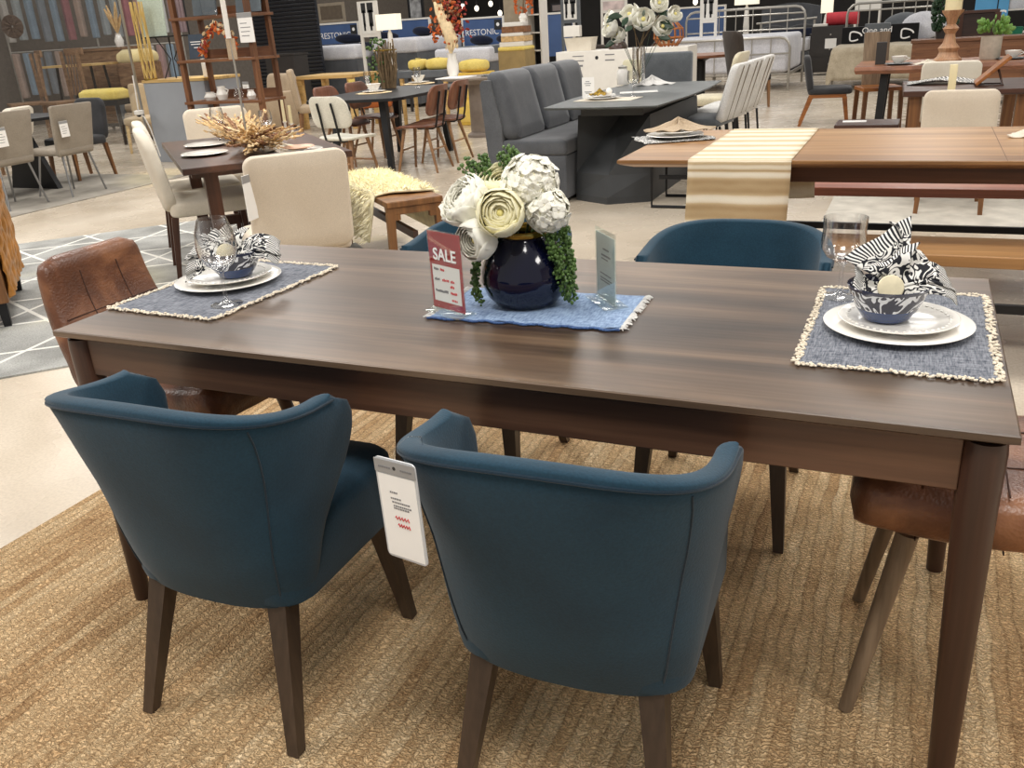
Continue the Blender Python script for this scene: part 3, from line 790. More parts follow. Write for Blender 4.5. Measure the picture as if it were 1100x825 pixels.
for z, a, b in ((-.100, -.012, .016), (-.112, -.008, .016)):
    pts = [(a + (b - a) * k / 14, -.0026, z + .0035 * math.sin(k * 2.1)) for k in range(15)]
    m.path(pts, .0008, 5)
m.obj('handwriting', red_ink, ins)
M().path([(0, 0, -.01), (.0, .004, .012), (.004, .03, .022), (.006, .055, .012), (.006, .058, -.02)], .0009, 6).obj('loop', clear, t)
M().rod((0, -.0034, -.017), (0, -.0024, -.017), .003, .003, 12).obj('eyelet', black_ink, t)

# ================================================================ FURNITURE BUILDERS
def g(p, dx=0, dy=0, z=0): return (p[0] + dx, p[1] + dy, z)
def panel(m, w, z0, z1, yb, yt, th, r, curve=0, taper=0, e=.012, bow=0):
    """upholstered or plywood panel standing in x/z, leaning from yb to yt"""
    h = z1 - z0; cz = (z0 + z1) / 2; rs = []
    def ring(off, ins, k=1):
        out = []
        for x, z in rrect(w - 2 * ins, h - 2 * ins, max(r - ins, .003), 6):
            x *= k; z *= k; f = (z + h / 2) / h
            xx = x * (1 + taper * (f - .5)); y = yb + (yt - yb) * f + curve * (2 * x / w) ** 2 + off - bow * math.sin(f * PI)
            out.append((xx, y, cz + z))
        return out
    t2 = th / 2
    rs = [ring(-t2, e, .02), ring(-t2, e, .35), ring(-t2, e, .7), ring(-t2, e), ring(-t2 + e * .35, e * .3), ring(-t2 + e, 0), ring(t2 - e, 0), ring(t2 - e * .35, e * .3), ring(t2, e), ring(t2, e, .7), ring(t2, e, .35), ring(t2, e, .02)]
    return m.rings(rs)
def legs4(t, mat, w, d, zt, a0=.04, a1=.026, splay=.02, round_=False, y=0, rear=.0):
    for sx in (-1, 1):
        for sy in (-1, 1):
            p0 = (sx * (w / 2 - .03), y + sy * (d / 2 - .03), zt); p1 = (sx * (w / 2 - .03 + splay), y + sy * (d / 2 - .03 + splay) - (rear if sy < 0 else 0), 0)
            m = M()
            if round_: m.rod(p0, p1, a0 / 2, a1 / 2, 10)
            else: m.sq(p0, p1, a0, a1)
            m.obj('leg', mat, t, smooth=round_)
def parsons(name, label, loc, rz, fab, legm, w=.47, d=.48, sh=.47, bh=.9, lean=.07, r=.05, th=.075, group=None, curve=-.0, taper=.0, legr=False, frame=None, splay=.015):
    t = thing(name, label, 'chair', loc, rz, group)
    pad(M(), w, d, sh - .09, sh, .05, .018, 0, .02, .012).obj('seat', fab, t)
    panel(M(), w, sh - .06, bh, -d / 2 + .02, -d / 2 + .02 - lean, th, r, curve, taper, .02).obj('backrest', fab, t)
    if frame: M().slab(-w / 2 + .02, w / 2 - .02, -d / 2 + .04, d / 2, sh - .13, sh - .088, .004).obj('seat_frame', frame, t, smooth=False)
    legs4(t, legm, w - .02, d, sh - .088, .042, .027, splay, legr, .01, .03)
    return t
def cafe_chair(name, label, loc, rz, pan, legm, group=None, sh=.46, bh=.84, bars=black_metal, tag_=False):
    """moulded seat and back on splayed round legs, two dark metal straps up the back"""
    t = thing(name, label, 'chair', loc, rz, group)
    m = M()
    def seatf(k, ins):
        out = []
        for x, y in rrect(.46 - 2 * ins, .43 - 2 * ins, .10, 6):
            out.append((x * (1 - .12 * (y + .2)), y + .01, sh + k + .012 * (2 * x / .46) ** 2 - .02 * max(0, y - .12) / .1))
        return out
    m.rings([seatf(-.028, .02), seatf(-.024, .004), seatf(-.012, 0), seatf(-.004, .004), seatf(0, .02)]).obj('seat', pan, t)
    panel(M(), .46, sh + .09, bh, -.20, -.27, .03, .09, .035, -.08, .01).obj('backrest', pan, t)
    for sx in (-1, 1):
        M().path([(sx * .085, .0, sh - .032), (sx * .085, -.17, sh - .034), (sx * .088, -.205, sh - .02), (sx * .088, -.226, sh + .06), (sx * .086, -.250, sh + .2), (sx * .084, -.278, bh - .06)], [.011] * 6, 6, flat=1).obj('strap', bars, t)
    for sx in (-1, 1):
        M().rod((sx * .13, .13, sh - .03), (sx * .205, .20, 0), .019, .012, 10).obj('leg', legm, t)
        M().rod((sx * .13, -.12, sh - .03), (sx * .205, -.235, 0), .019, .012, 10).obj('leg', legm, t)
    for y_ in (.165, -.175): M().rod((-.165, y_, .22), (.165, y_, .22), .009, None, 8).obj('stretcher', legm, t)
    if tag_: M().box((.20, -.12, sh - .12), (.004, .06, .13)).obj('paper_tag', paper, t, smooth=False)
    return t
def top_table(name, label, loc, rz, w, d, h, th, top, legm, kind='legs', overhang=.08, la=.06, lb=.045, poly=None, splay=.0, group=None, apron=None):
    t = thing(name, label, 'table', loc, rz, group)
    if poly: M().rings([[(x * .994, y * .994, h - th) for x, y in poly], [(x, y, h - th + .004) for x, y in poly], [(x, y, h - .003) for x, y in poly], [(x * .997, y * .997, h) for x, y in poly]]).obj('tabletop', top, t, smooth=False)
    else: M().slab(-w / 2, w / 2, -d / 2, d / 2, h - th, h, .004).obj('tabletop', top, t, smooth=False)
    if apron:
        M().slab(-w / 2 + overhang, w / 2 - overhang, -d / 2 + overhang, d / 2 - overhang, h - th - .08, h - th).obj('apron', apron, t, smooth=False)
    if kind == 'legs':
        for sx in (-1, 1):
            for sy in (-1, 1):
                x = sx * (w / 2 - overhang); y = sy * (d / 2 - overhang)
                M().sq((x, y, h - th), (x + sx * splay, y + sy * splay, 0), la, lb).obj('leg', legm, t, smooth=False)
    return t
def scatter_plate(label, loc, r=.13, cat='plate', name='dinner_plate', mat=None, group=None):
    o = M().lathe([(0, .003), (r * .6, 0), (r * .68, .004), (r, .014), (r * .97, .016), (r * .66, .008), (0, .006)], 28).obj(name, mat or white_cer, loc=loc)
    return tag(o, label, cat, group)
def small_glass(label, loc, h=.2, rb=.04, group=None): return glass(label, loc[0], loc[1], loc[2], h, rb, rb * .82, rb * .8, group or 'glasses on the display tables')
def draped(label, loc, r, mat, seed, cat='napkin', name='napkin', group=None, flat=.5):
    """a loosely bunched cloth"""
    rnd = random.Random(seed); m = M()
    def f(u, v):
        a = u * 2 * PI; k = v * r * (1 + .28 * math.sin(a * 3 + seed) + .12 * math.sin(a * 7))
        return (k * math.cos(a), k * math.sin(a) * .7, .004 + flat * r * (1 - v) ** 1.5 * (1 + .4 * math.sin(a * 5 + v * 4)) + .006 * math.sin(a * 9) * v)
    m.grid(f, 40, 8, False); o = m.obj(name, mat, loc=loc, thick=.003, angle=2); return tag(o, label, cat, group)
def price_card(label, loc, rz, w=.09, h=.15, rot=None, lines=4, group='white price tags on the display chairs'):
    t = thing('price_tag', label, 'price tag', loc, rz, group)
    if rot: t.rotation_euler = rot
    cd_ = M().slab(-w / 2, w / 2, -.0012, .0012, -h, 0).obj('card', paper, t, smooth=False)
    m = M()
    for k in range(lines): m.slab(-w * .36, w * (.1 + .07 * (k * 7 % 4)), -.0022, -.001, -h * (.34 + .14 * k) - h * .025, -h * (.34 + .14 * k))
    m.obj('lettering', grey_ink, cd_, smooth=False)
    M().slab(-w / 2, w / 2, -.0026, .002, -h * .17, -.002).obj('clip', cardgrey, t, smooth=False)
    return t

# ================================================================ MIDDLE OF THE STORE
# ---- acacia table set
t = thing('acacia_table', 'long honey coloured acacia table with a striped cream runner', 'table', (.18, 3.06, 0))
ax0, ax1, ay0, ay1 = -1.57, 1.5, -.53, .53
M().rings([[(x, y, z) for x, y in ((ax0 + i, ay0 + i), (ax1 - i, ay0 + i), (ax1 - i, ay1 - i), (ax0 + i, ay1 - i))] for i, z in ((.06, .722), (.012, .738), (0, .746), (0, .757), (.003, .76))]).obj('tabletop', acacia, t, smooth=False)
M().slab(-1.1, 1.35, -.43, .43, .655, .722, .003).obj('apron', acacia_d, t, smooth=False)
for x in (-1.02, 1.2):
    M().sq((x - .0, -.36, .66), (x - .05, -.40, 0), .07, .055).obj('leg', black_metal, t, smooth=False)
    M().sq((x - .0, .36, .66), (x - .05, .40, 0), .07, .055).obj('leg', black_metal, t, smooth=False)
m = M()
for x in (-.035, .62, 1.22): m.slab(x - .0012, x + .0012, -.53, .53, .7600, .7604)
m.obj('leaf_joint', acacia_d, t, smooth=False)
def bench(label, loc, L_, d, top, name='bench', sled=black_metal, z=.45):
    t = thing(name, label, 'bench', loc, 0, 'wooden dining benches')
    M().slab(-L_ / 2, L_ / 2, -d / 2, d / 2, z - .045, z, .004).obj('seat', top, t, smooth=False)
    for sx in (-1, 1):
        x = sx * (L_ / 2 - .28)
        m = M(); m.path([(x, -d / 2 + .06, z - .045), (x, -d / 2 + .04, .012), (x, d / 2 - .04, .012), (x, d / 2 - .06, z - .045)], .014, 4)
        m.obj('leg', sled, t, smooth=False)
    M().slab(-L_ / 2 + .28, L_ / 2 - .28, -.012, .012, .19, .225).obj('stretcher', sled, t, smooth=False)
    return t
bench('reddish wooden bench on the far side of the honey acacia table', (.06, 3.84, 0), 2.7, .38, redwood)
bench('honey wooden bench in front of the acacia table, behind the goblet', (.42, 2.44, 0), 2.5, .31, acacia)
run_mat = stripes('striped_runner', (184, 160, 122), (232, 222, 202), 2, 62, 0)
def runner(label):
    t = thing('table_runner', label, 'table runner', (-.865, 3.06, 0))
    rm = M(); x0, x1 = -.205, .225
    prof = [(.55, .40), (.54, .60), (.535, .72), (.534, .755), (.52, .7635), (.3, .7628), (0, .763), (-.3, .7628), (-.52, .7635), (-.534, .755), (-.537, .70), (-.545, .60), (-.555, .50), (-.56, .47)]
    def f(u, v):
        k = v * (len(prof) - 1); i = min(int(k), len(prof) - 2); a = k - i
        y = prof[i][0] * (1 - a) + prof[i + 1][0] * a; z = prof[i][1] * (1 - a) + prof[i + 1][1] * a
        hang = max(0, .74 - z)
        return (x0 + (x1 - x0) * u + hang * .02 * math.sin(9 * z), y + hang * .06 * math.sin(u * 7), z)
    # woven stripes run across the cloth; along its length they follow the distance covered
    rm.grid(f, 14, 78)
    nt = NT('runner_weave'); c = nt.add('ShaderNodeTexCoord'); sp = nt.add('ShaderNodeSeparateXYZ'); nt.link(c.outputs['UV'], sp.inputs[0])
    v_ = nt.math('ADD', nt.math('MULTIPLY', sp.outputs[1], 150), nt.math('MULTIPLY_ADD', nt.noise(nt.coord(), 9, 3), 1.6, -.8))
    s1 = nt.math('SINE', v_)
    broad = nt.math('SINE', nt.math('MULTIPLY', sp.outputs[1], 76))
    edge = nt.math('GREATER_THAN', sp.outputs[1], .74)
    k = nt.math('ADD', nt.math('MULTIPLY', s1, .30), nt.math('MULTIPLY', nt.math('MULTIPLY', nt.math('SUBTRACT', broad, .45), edge), .62))
    nt.set(Base_Color=nt.ramp(nt.math('MULTIPLY_ADD', k, .5, .55), [(.12, lin((166, 140, 102))), (.42, lin((196, 174, 138))), (.62, lin((222, 210, 186))), (.85, lin((232, 224, 206)))]), Roughness=.9)
    nt.bump(nt.noise(nt.coord(), 160, 2), .35, .003)
    rm.obj('cloth', nt.m, t, thick=.003, angle=2)
    m = M(); rnd = random.Random(8)
    for k in range(60):
        u = k / 59; m.path([(x0 + (x1 - x0) * u, -.559, .472), (x0 + (x1 - x0) * u + rnd.uniform(-.006, .006), -.563, rnd.uniform(.42, .44))], .0012, 4)
    m.obj('fringe', fringe_mat, t); return t
runner('striped cream woven runner hanging over the near edge of the acacia table')
p = (-1.315, 3.226, 0.762)
m = M()
m.grid(lambda u, v: ((u - .5) * .36 + .01 * math.sin(v * 9), (v - .5) * .30, .003 + .004 * math.sin(u * 14) * math.sin(v * 6)), 16, 12, False)
tag(m.obj('napkin', damask_mat, loc=(p[0], p[1], .763), thick=.002, angle=2, rz=.5), 'black and white cloth under the plates on the acacia table', 'napkin')
scatter_plate('white dinner plate stacked on the acacia table corner', (p[0] + .01, p[1] + .02, .770), .145, group='plates stacked on the acacia table')
scatter_plate('white salad plate upper of the stack on the acacia table', (p[0] + .02, p[1] + .03, .786), .115, group='plates stacked on the acacia table')
draped('tan napkin heaped on the plates at the acacia table corner', (p[0] + .02, p[1] + .04, .803), .15, beige_fab, 2, flat=.28)
draped('cream cloth lying at the acacia table edge cut by the frame', g((0.238, 3.228, 0.762), .06, 0, .763), .10, ivory, 3, flat=.4)
# white bench frame and pale rug beyond
tag(M().slab(-.95, .98, -1.0, 1.0, 0, .008).obj('pale_rug', pale_rug, loc=(.25, 5.75, .0005), smooth=False), 'pale rug under the wooden chairs behind the acacia table', 'rug')
t = thing('metal_bench', 'low bench on a black metal frame beside the charcoal pedestal table', 'bench', (-1.64, 5.42, 0))
M().slab(-.36, .36, -.24, .24, .40, .44, .004).obj('seat', darkgrey_fab, t, smooth=False)
for y in (-.22, .22):
    M().path([(-.32, y, .40), (-.32, y, .012), (.32, y, .012), (.32, y, .40)], .013, 4).obj('leg', black_metal, t, smooth=False)
M().slab(-.32, .32, -.012, .012, .18, .21).obj('stretcher', black_metal, t, smooth=False)

# ---- grey settee
t = thing('settee', 'grey velvet settee with three plump back cushions beside the charcoal table', 'settee', (-2.965, 5.30, 0))
SL = 1.86
M().slab(-.32, .29, 0, SL, .03, .37, .02).obj('base', grey_fab, t)
m = M()
m.rings([[(x, y, z) for x, y, z in ((-.36, yy, .03), (-.25, yy, .03), (-.25, yy, .60), (-.33, yy, .95), (-.40, yy, .95), (-.42, yy, .92))] for yy in (-.004, SL + .004)]).obj('back_frame', grey_fab, t, smooth=False)
pad(M(), .56, SL, .372, .485, .03, .02, .015, SL / 2, .01).obj('seat_cushion', grey_fab, t)
for k in range(3):
    y0 = .02 + k * (SL - .02) / 3; w_ = (SL - .04) / 3
    m = M(); panel(m, w_, .487, 1.01, .0, -.13, .17, .07, 0, -.06, .05)
    o = m.obj('back_cushion', grey_fab, t, loc=(-.185, y0 + w_ / 2, 0), rz=-PI / 2)
for x, y in ((-.28, .08), (.25, .08), (-.28, SL - .08), (.25, SL - .08)): M().sq((x, y, .04), (x, y, 0), .05, .04).obj('foot', black_metal, t, smooth=False)

# ---- charcoal extending table
t = thing('pedestal_table', 'charcoal stone-topped table on a faceted V pedestal', 'table', (-2.34, 6.28, 0))
pl = [(-.44, -1.15), (0, -1.19), (.44, -1.15), (.49, -.4), (.49, .4), (.44, 1.15), (0, 1.19), (-.44, 1.15), (-.49, .4), (-.49, -.4)]
M().rings([[(x * .97, y * .985, .732) for x, y in pl], [(x, y, .742) for x, y in pl], [(x, y, .75) for x, y in pl]]).obj('tabletop', stone_grey, t, smooth=False)
M().slab(-.25, .25, -.85, .85, .655, .731, .004).obj('extension_rail', stone_dark, t, smooth=False)
def vring(z, a, b, c): return [(-a, -b, z), (0, -b - c, z), (a, -b, z), (a, b, z), (0, b + c, z), (-a, b, z)]
M().rings([vring(0, .31, .84, .16), vring(.05, .31, .84, .16), vring(.22, .305, .83, .13), vring(.655, .29, .80, -.30)]).obj('pedestal', stone_dark, t, smooth=False)
zt = .7505
sp_ = (-2.669, 5.847, 0.750)
t = thing('sign_card', 'white sign card standing on the charcoal table', 'sign', (sp_[0], sp_[1], zt), .1)
M().slab(-.05, .05, -.002, .002, .004, .165).obj('card', paper, t, smooth=False)
M().slab(-.05, .05, -.03, .03, 0, .004).obj('foot', acrylic, t, smooth=False)
m = M()
for z, a, b in ((.13, -.02, .012), (.115, -.03, .026), (.10, -.022, .02), (.05, -.03, .03), (.04, -.02, .014)): m.slab(a, b, -.0028, -.0019, z, z + .005)
m.obj('lettering', grey_ink, t, smooth=False)
p = (-2.510, 5.726, 0.750)
tag(M().slab(-.22, .26, -.15, .15, 0, .004, .001).obj('placemat', ivory, loc=(p[0] + .03, p[1], zt), rz=-.06), 'ivory placemat under the plates on the charcoal table', 'placemat')
scatter_plate('grey-rimmed white plate on the ivory placemat', (p[0], p[1], zt + .005), .14, group='plates on the charcoal table')
scatter_plate('white salad plate on the charcoal table, upper of two', (p[0], p[1], zt + .021), .115, group='plates on the charcoal table')
draped('black and yellow cloth on the white plate of the charcoal table', (p[0] - .02, p[1], zt + .036), .07, plain('black_yellow_cloth', (150, 120, 30), .8, 0, .9, 60), 5, flat=.5)
tag(M().blob((0, 0, .025), .028, 2).obj('candle_ball', white_cer, loc=(p[0] + .05, p[1] + .02, zt + .034)), 'small white ball on the plate on the charcoal table', 'ornament')
small_glass('clear goblet in the middle of the charcoal table', g((-2.309, 5.908, 0.750), 0, 0, zt), .2, .047)
tag(M().slab(-.16, .16, -.09, .09, 0, .004, .001).obj('coaster', white_fab, loc=g((-2.381, 6.264, 0.750), 0, .06, zt + .001), rz=.3), 'white cloth mat beneath the tall flower vase', 'table mat')
p = (-2.604, 7.002, 0.750)
t = thing('tall_vase', 'tall clear glass vase of magnolia stems on the charcoal table', 'vase', (p[0], p[1] + .1, zt + .006))
M().lathe([(0, 0), (.055, 0), (.06, .006), (.058, .34), (.0555, .34), (.056, .012), (0, .010)], 32).obj('body', clear, t)
VB = (p[0], p[1] + .1)
mag = [(-.27, -.02, .52, .085), (-.20, .02, .45, .07), (-.08, .0, .62, .095), (.06, -.05, .57, .10), (.22, .0, .50, .09), (.18, .04, .70, .08), (-.30, .05, .60, .07), (.33, .02, .60, .07)]
names = ['white magnolia lowest on the outer stem above the box', 'small white magnolia drooping beside dark leaves', 'white magnolia high in the tall glass vase', 'open white magnolia with yellow base in the middle of the spray', 'white magnolia beside the orange lantern', 'white magnolia topmost of the spray', 'pale magnolia bud at the outer tip', 'white magnolia bud leaning over the lantern']
for k, (x, y, z, r) in enumerate(mag):
    flower(names[k], 'magnolia', (VB[0] + x, VB[1] + y, zt + z), r, (x * 2.2, -.5, .35), 2, 5, petal_w, petal_y, 30, 70, 1.25, 'white magnolias in the tall vase', (VB[0], VB[1], zt + .05), .1, 30 + k)
t = thing('magnolia_foliage', 'dark green leaf sprays and orange buds among the magnolias', 'foliage', (VB[0], VB[1], zt + .3), 0)
m = M(); rnd = random.Random(6)
for k in range(16):
    a = rnd.uniform(0, 2 * PI); el = rnd.uniform(.1, .9); c = Vector((math.cos(a) * .2, math.sin(a) * .12, .05 + rnd.uniform(0, .32))); dr = Vector((math.cos(a), math.sin(a) * .6, el - .5)).normalized()
    sd = dr.cross(Vector((0, -1, .3))).normalized(); l_ = rnd.uniform(.09, .15)
    m.grid(lambda u, v: c + dr * (l_ * v) + sd * ((u - .5) * .06 * math.sin(v * PI * .95 + .1)) + Vector((0, 0, -.03 * v * v)), 4, 6, False)
m.obj('leaves', leaf_d, t, thick=.001, angle=2)
m = M()
for k in range(6): m.path([(0, 0, -.28), (rnd.uniform(-.03, .03), 0, 0), (rnd.uniform(-.2, .2), rnd.uniform(-.05, .05), .3)], .004, 5)
m.obj('twigs', twig, t)
draped('white napkin bunched at the far end of the charcoal table', g((-2.500, 7.171, 0.750), 0, 0, zt + .001), .17, white_fab, 8, flat=.35)
t = thing('jar', 'white lidded jar beside the tall vase', 'jar', g((-2.819, 7.295, 0.750), 0, 0, zt))
M().lathe([(0, 0), (.05, 0), (.055, .02), (.055, .12), (.04, .14), (.04, .15), (0, .15)], 28).obj('body', white_cer, t); M().lathe([(0, .15), (.043, .15), (.043, .165), (.01, .175), (0, .18)], 28).obj('lid', silver, t)
parsons('dining_chair', 'steel grey upholstered chair at the far end of the charcoal table', (-2.57, 7.76, 0), PI, grey_fab2, black_metal, .52, .5, .46, 1.0, .03, .03, .08)
def sled_chair(label, loc, rz):
    t = thing('sled_chair', label, 'chair', loc, rz, 'white channelled chairs with black metal legs')
    pad(M(), .46, .46, .42, .49, .05, .02, 0, .02, .01).obj('seat', grey_fab2 if 'nearest' in label else white_fab, t)
    bk = panel(M(), .46, .45, .93, -.19, -.33, .07, .06, .0, 0, .02).obj('backrest', white_fab, t)
    m = M()
    for x in (-.078, .078): m.path([(x, -.19 - .14 * k / 8 - .036, .46 + .45 * k / 8) for k in range(9)], .005, 6)
    m.obj('seam', taupe, bk)
    for sx in (-1, 1):
        M().path([(sx * .19, .20, .42), (sx * .19, .21, .012), (sx * .19, -.24, .012), (sx * .19, -.20, .42)], .012, 6).obj('leg', black_metal, t)
    return t
sled_chair('white channelled chair nearest the acacia table, its seat grey', (-1.93, 6.88, 0), PI / 2 - .12)
sled_chair('white channelled chair, middle one of the row along the charcoal table', (-1.92, 7.47, 0), PI / 2 - .08)
sled_chair('white channelled chair, last of the row beside the dark wing chair', (-1.90, 8.02, 0), PI / 2 - .06)
parsons('side_chair', 'cream upholstered chair with dark legs behind the white chairs', (-2.32, 9.15, 0), PI / 2 - .1, fabric('butter_fabric', (222, 212, 184), None), black_metal, .46, .46, .47, .93, .13, .08, .06, curve=.03)
parsons('side_chair', 'pale butter chair half hidden behind the tall vase', g((-3.515, 9.125, 0.000), 0, .15, 0), PI - .7, fabric('pale_butter', (208, 202, 172), None), darkwood_v, .44, .46, .46, .88, .06, .05, .06)

# white display carton and things on it
t = thing('display_carton', 'large white display box with printed marks behind the settee', 'box', (-3.68, 10.25, 0))
M().slab(-.86, .86, -.25, .25, 0, .985, .006).obj('body', white_paint, t, smooth=False)
m = M()
rr = (-4.313, -4.162, 0.865, 0.932); m.slab(rr[0] + 3.68, rr[1] + 3.68, -.253, -.249, rr[2], rr[2] + .012).slab(rr[0] + 3.68, rr[1] + 3.68, -.253, -.249, rr[3] - .01, rr[3])
rr = (-4.380, -4.177, 0.799, 0.821); m.slab(rr[0] + 3.68, rr[1] + 3.68, -.253, -.249, rr[2], rr[3])
rr = (-3.876, -3.753, 0.859, 0.936); m.slab(rr[0] + 3.68, rr[1] + 3.68, -.253, -.249, rr[2], rr[2] + .014).slab(rr[0] + 3.68, rr[1] + 3.68, -.253, -.249, rr[3] - .012, rr[3])
m.obj('print', grey_ink, t, smooth=False)
pp = (-3.987, 10.000, 0.899); M().lathe([(0, 0), (.022, 0), (.022, .004), (0, .004)], 20).obj('print_dot', black_ink, t, loc=(pp[0] + 3.68, -.249, pp[2]), rot=(PI / 2, 0, 0))
rr = (-4.458, -4.066, 0.995, 1.173)
t = thing('storage_basket', 'cream storage basket on top of the white display box', 'basket', ((rr[0] + rr[1]) / 2, 10.2, .986))
bw = (rr[1] - rr[0]) / 2
M().rings([[(x * k, y * k, z) for x, y in rrect(2 * bw, .22, .03)] for k, z in ((.86, 0), (1, .15), (1.03, .16), (.95, .16), (.84, .02), (.3, .02))], True).obj('body', ivory, t)
rr = (-4.484, -4.267, 1.129, 1.253)
tag(M().slab(rr[0], rr[1], 10.16, 10.26, rr[2] + .03, rr[3] + .04, .006).obj('picture_frame', white_paint, smooth=False), 'small white box sticking up from the cream basket', 'box')
rr = (-3.876, -3.654, 1.002, 1.101)
t = thing('wooden_bowl', 'brown wooden bowl turned over on the white display box', 'bowl', ((rr[0] + rr[1]) / 2, 10.2, .986))
M().lathe([(.12, 0), (.118, .03), (.09, .08), (.04, .105), (0, .11)], 28).obj('body', darkwood, t)
rr = (-3.293, -2.929, 0.983, 1.284)
t = thing('slatted_lantern', 'orange slatted wooden lantern on the white display box', 'lantern', ((rr[0] + rr[1]) / 2, 10.2, .986))
lw_ = (rr[1] - rr[0]) / 2
m = M()
for k in range(14):
    a = 2 * PI * k / 14; m.path([(lw_ * .55 * math.cos(a), lw_ * .55 * math.sin(a), .0), (lw_ * math.cos(a), lw_ * math.sin(a), .10), (lw_ * .95 * math.cos(a), lw_ * .95 * math.sin(a), .2), (lw_ * .45 * math.cos(a), lw_ * .45 * math.sin(a), .29)], .011, 4)
m.obj('slats', rattan, t)
m = M()
for z, k in ((.02, .62), (.10, 1), (.2, .95), (.28, .5)): m.path([(lw_ * k * math.cos(2 * PI * i / 20), lw_ * k * math.sin(2 * PI * i / 20), z) for i in range(20)], .010, 5, closed=True)
m.obj('hoops', rattan, t)

# ---- cream dining set, turned on the floor
DX, DY = -.74, .67
def cs(a, b): return (-3.365 + DX * a + .673 * b, 2.60 + DY * a + .739 * b)       # along the table from its near end, across it
rzT = math.atan2(DY, DX)
c = cs(.79, 0)
t = top_table('trestle_table', 'dark brown trestle table laid with dried grasses', (c[0], c[1], 0), rzT, 1.58, .91, .75, .035, darkwood, darkwood_v, 'none')
for sx in (-1, 1):
    for sy in (-1, 1): M().sq((sx * .56, sy * .30, .715), (sx * .56, sy * .30, 0), .075, .065).obj('leg', darkwood_v, t, smooth=False)
    M().slab(sx * .56 - .03, sx * .56 + .03, -.30, .30, .19, .25).obj('crossbar', darkwood_v, t, smooth=False)
    M().slab(sx * .56 - .035, sx * .56 + .035, -.40, .40, .67, .715).obj('top_rail', darkwood_v, t, smooth=False)
M().slab(-.56, .56, -.03, .03, .20, .25).obj('stretcher', darkwood_v, t, smooth=False)
th_f = math.atan2(-DX, DY)
chair0 = parsons('upholstered_chair', 'cream upholstered chair seen from behind with a price tag on its edge', (-2.97, 2.22, 0), th_f, cream, darkwood_v, .47, .50, .47, .87, .06, .05, .075, 'cream chairs round the trestle table')
parsons('upholstered_chair', 'cream upholstered chair at the far end of the trestle table', (cs(2.03, 0)[0], cs(2.03, 0)[1], 0), th_f + PI, cream, darkwood_v, .47, .5, .47, .9, .06, .06, .075, 'cream chairs round the trestle table')
thl = math.atan2(-.68, .73)
side0 = parsons('side_chair', 'ivory side chair nearest the carved sideboard, back towards it', (-4.25, 3.01, 0), thl, ivory, darkwood_v, .46, .50, .47, .90, .09, .12, .07, 'ivory side chairs', curve=.03, taper=-.12)
dup(side0, (-4.69, 3.43, 0), thl, 'ivory side chair mostly hidden behind the nearest ivory side chair')
price_card('white price tag clipped to the edge of the cream chair seen from behind', g((-2.930, 1.877, 0.815), .05, -.05, .80), th_f - PI + .9, .085, .2)
tz = .7505
# dried grasses
t = thing('dried_grass_garland', 'garland of dried pampas and wheat along the trestle table', 'garland', (cs(.8, 0)[0], cs(.8, 0)[1], tz), rzT)
t.scale = (1.12, 1.3, .85)
rnd = random.Random(17)
for nm, mat_, n, sp0 in (('wheat', straw, 100, .0), ('seed_heads', straw_d, 50, .3), ('pampas', straw_l, 60, .6)):
    m = M()
    for k in range(n):
        s_ = rnd.choice((-1, 1)); a = rnd.uniform(-.5, .5); l_ = rnd.uniform(.2, .42); x0 = s_ * rnd.uniform(.0, .46) - .04; z0 = rnd.uniform(.02, .08)
        p0 = Vector((x0, rnd.uniform(-.06, .06), z0)); dr = Vector((s_ * math.cos(a), math.sin(a) * .8, rnd.uniform(.02, .42))).normalized(); p1 = p0 + dr * l_
        m.path([p0, p0 + dr * l_ * .5 + Vector((0, 0, .01)), p1], .0018, 4)
        q_ = Vector((0, 0, 1)).rotation_difference(dr).to_matrix().to_4x4()
        for j in range(9): m.blob(p1 - dr * (j * .022) + Vector((rnd.uniform(-.009, .009), rnd.uniform(-.009, .009), rnd.uniform(-.004, .008))), (.0055, .0055, .024), 1, q_)
    m.obj(nm, mat_, t)
p = cs(.14, .22)
for k, (a, b, lab) in enumerate(((.20, .20, 'round white plate at the near end of the trestle table'), (.55, -.28, 'white plate under the wheat on the trestle table'), (1.05, -.22, 'white plate at the sideboard side of the trestle table'), (1.2, .22, 'white plate towards the far end of the trestle table'))):
    q_ = cs(a, b); scatter_plate(lab, (q_[0], q_[1], tz), .135, group='plates on the trestle table')
q_ = cs(.20, .20); tag(M().lathe([(0, 0), (.05, 0), (.09, .012), (.085, .016), (.045, .006), (0, .006)], 24).obj('saucer', plain('blush_ceramic', (214, 170, 140), .4, 0, .08), loc=(q_[0], q_[1], tz + .016)), 'blush pink saucer on the round white plate', 'saucer')
draped('white napkin lying beside the wheat garland', (cs(.42, .12)[0], cs(.42, .12)[1], tz + .001), .13, ivory, 12, flat=.3)
small_glass('clear wine glass on the trestle table in front of the cream chair', (cs(1.28, -.10)[0], cs(1.28, -.10)[1], tz), .21, .045)
small_glass('clear tumbler glass beside the slim candlestick', (cs(1.1, .18)[0], cs(1.1, .18)[1], tz), .18, .045)
for k, (px_, h_) in enumerate(((266, .24), (272, .2))):
    q_ = cs(.98 + .05 * k, .28 + .05 * k)
    t = thing('candlestick', ['slim white candlestick on the trestle table', 'shorter slim white candlestick on the trestle table'][k], 'candlestick', (q_[0], q_[1], tz), 0, 'slim white candlesticks')
    M().lathe([(0, 0), (.035, 0), (.035, .006), (.008, .012), (.008, h_ * .4), (.016, h_ * .45), (0, h_ * .45)], 20).obj('holder', white_cer, t); M().lathe([(0, h_ * .45), (.010, h_ * .45), (.009, h_), (0, h_)], 14).obj('taper', wax, t)
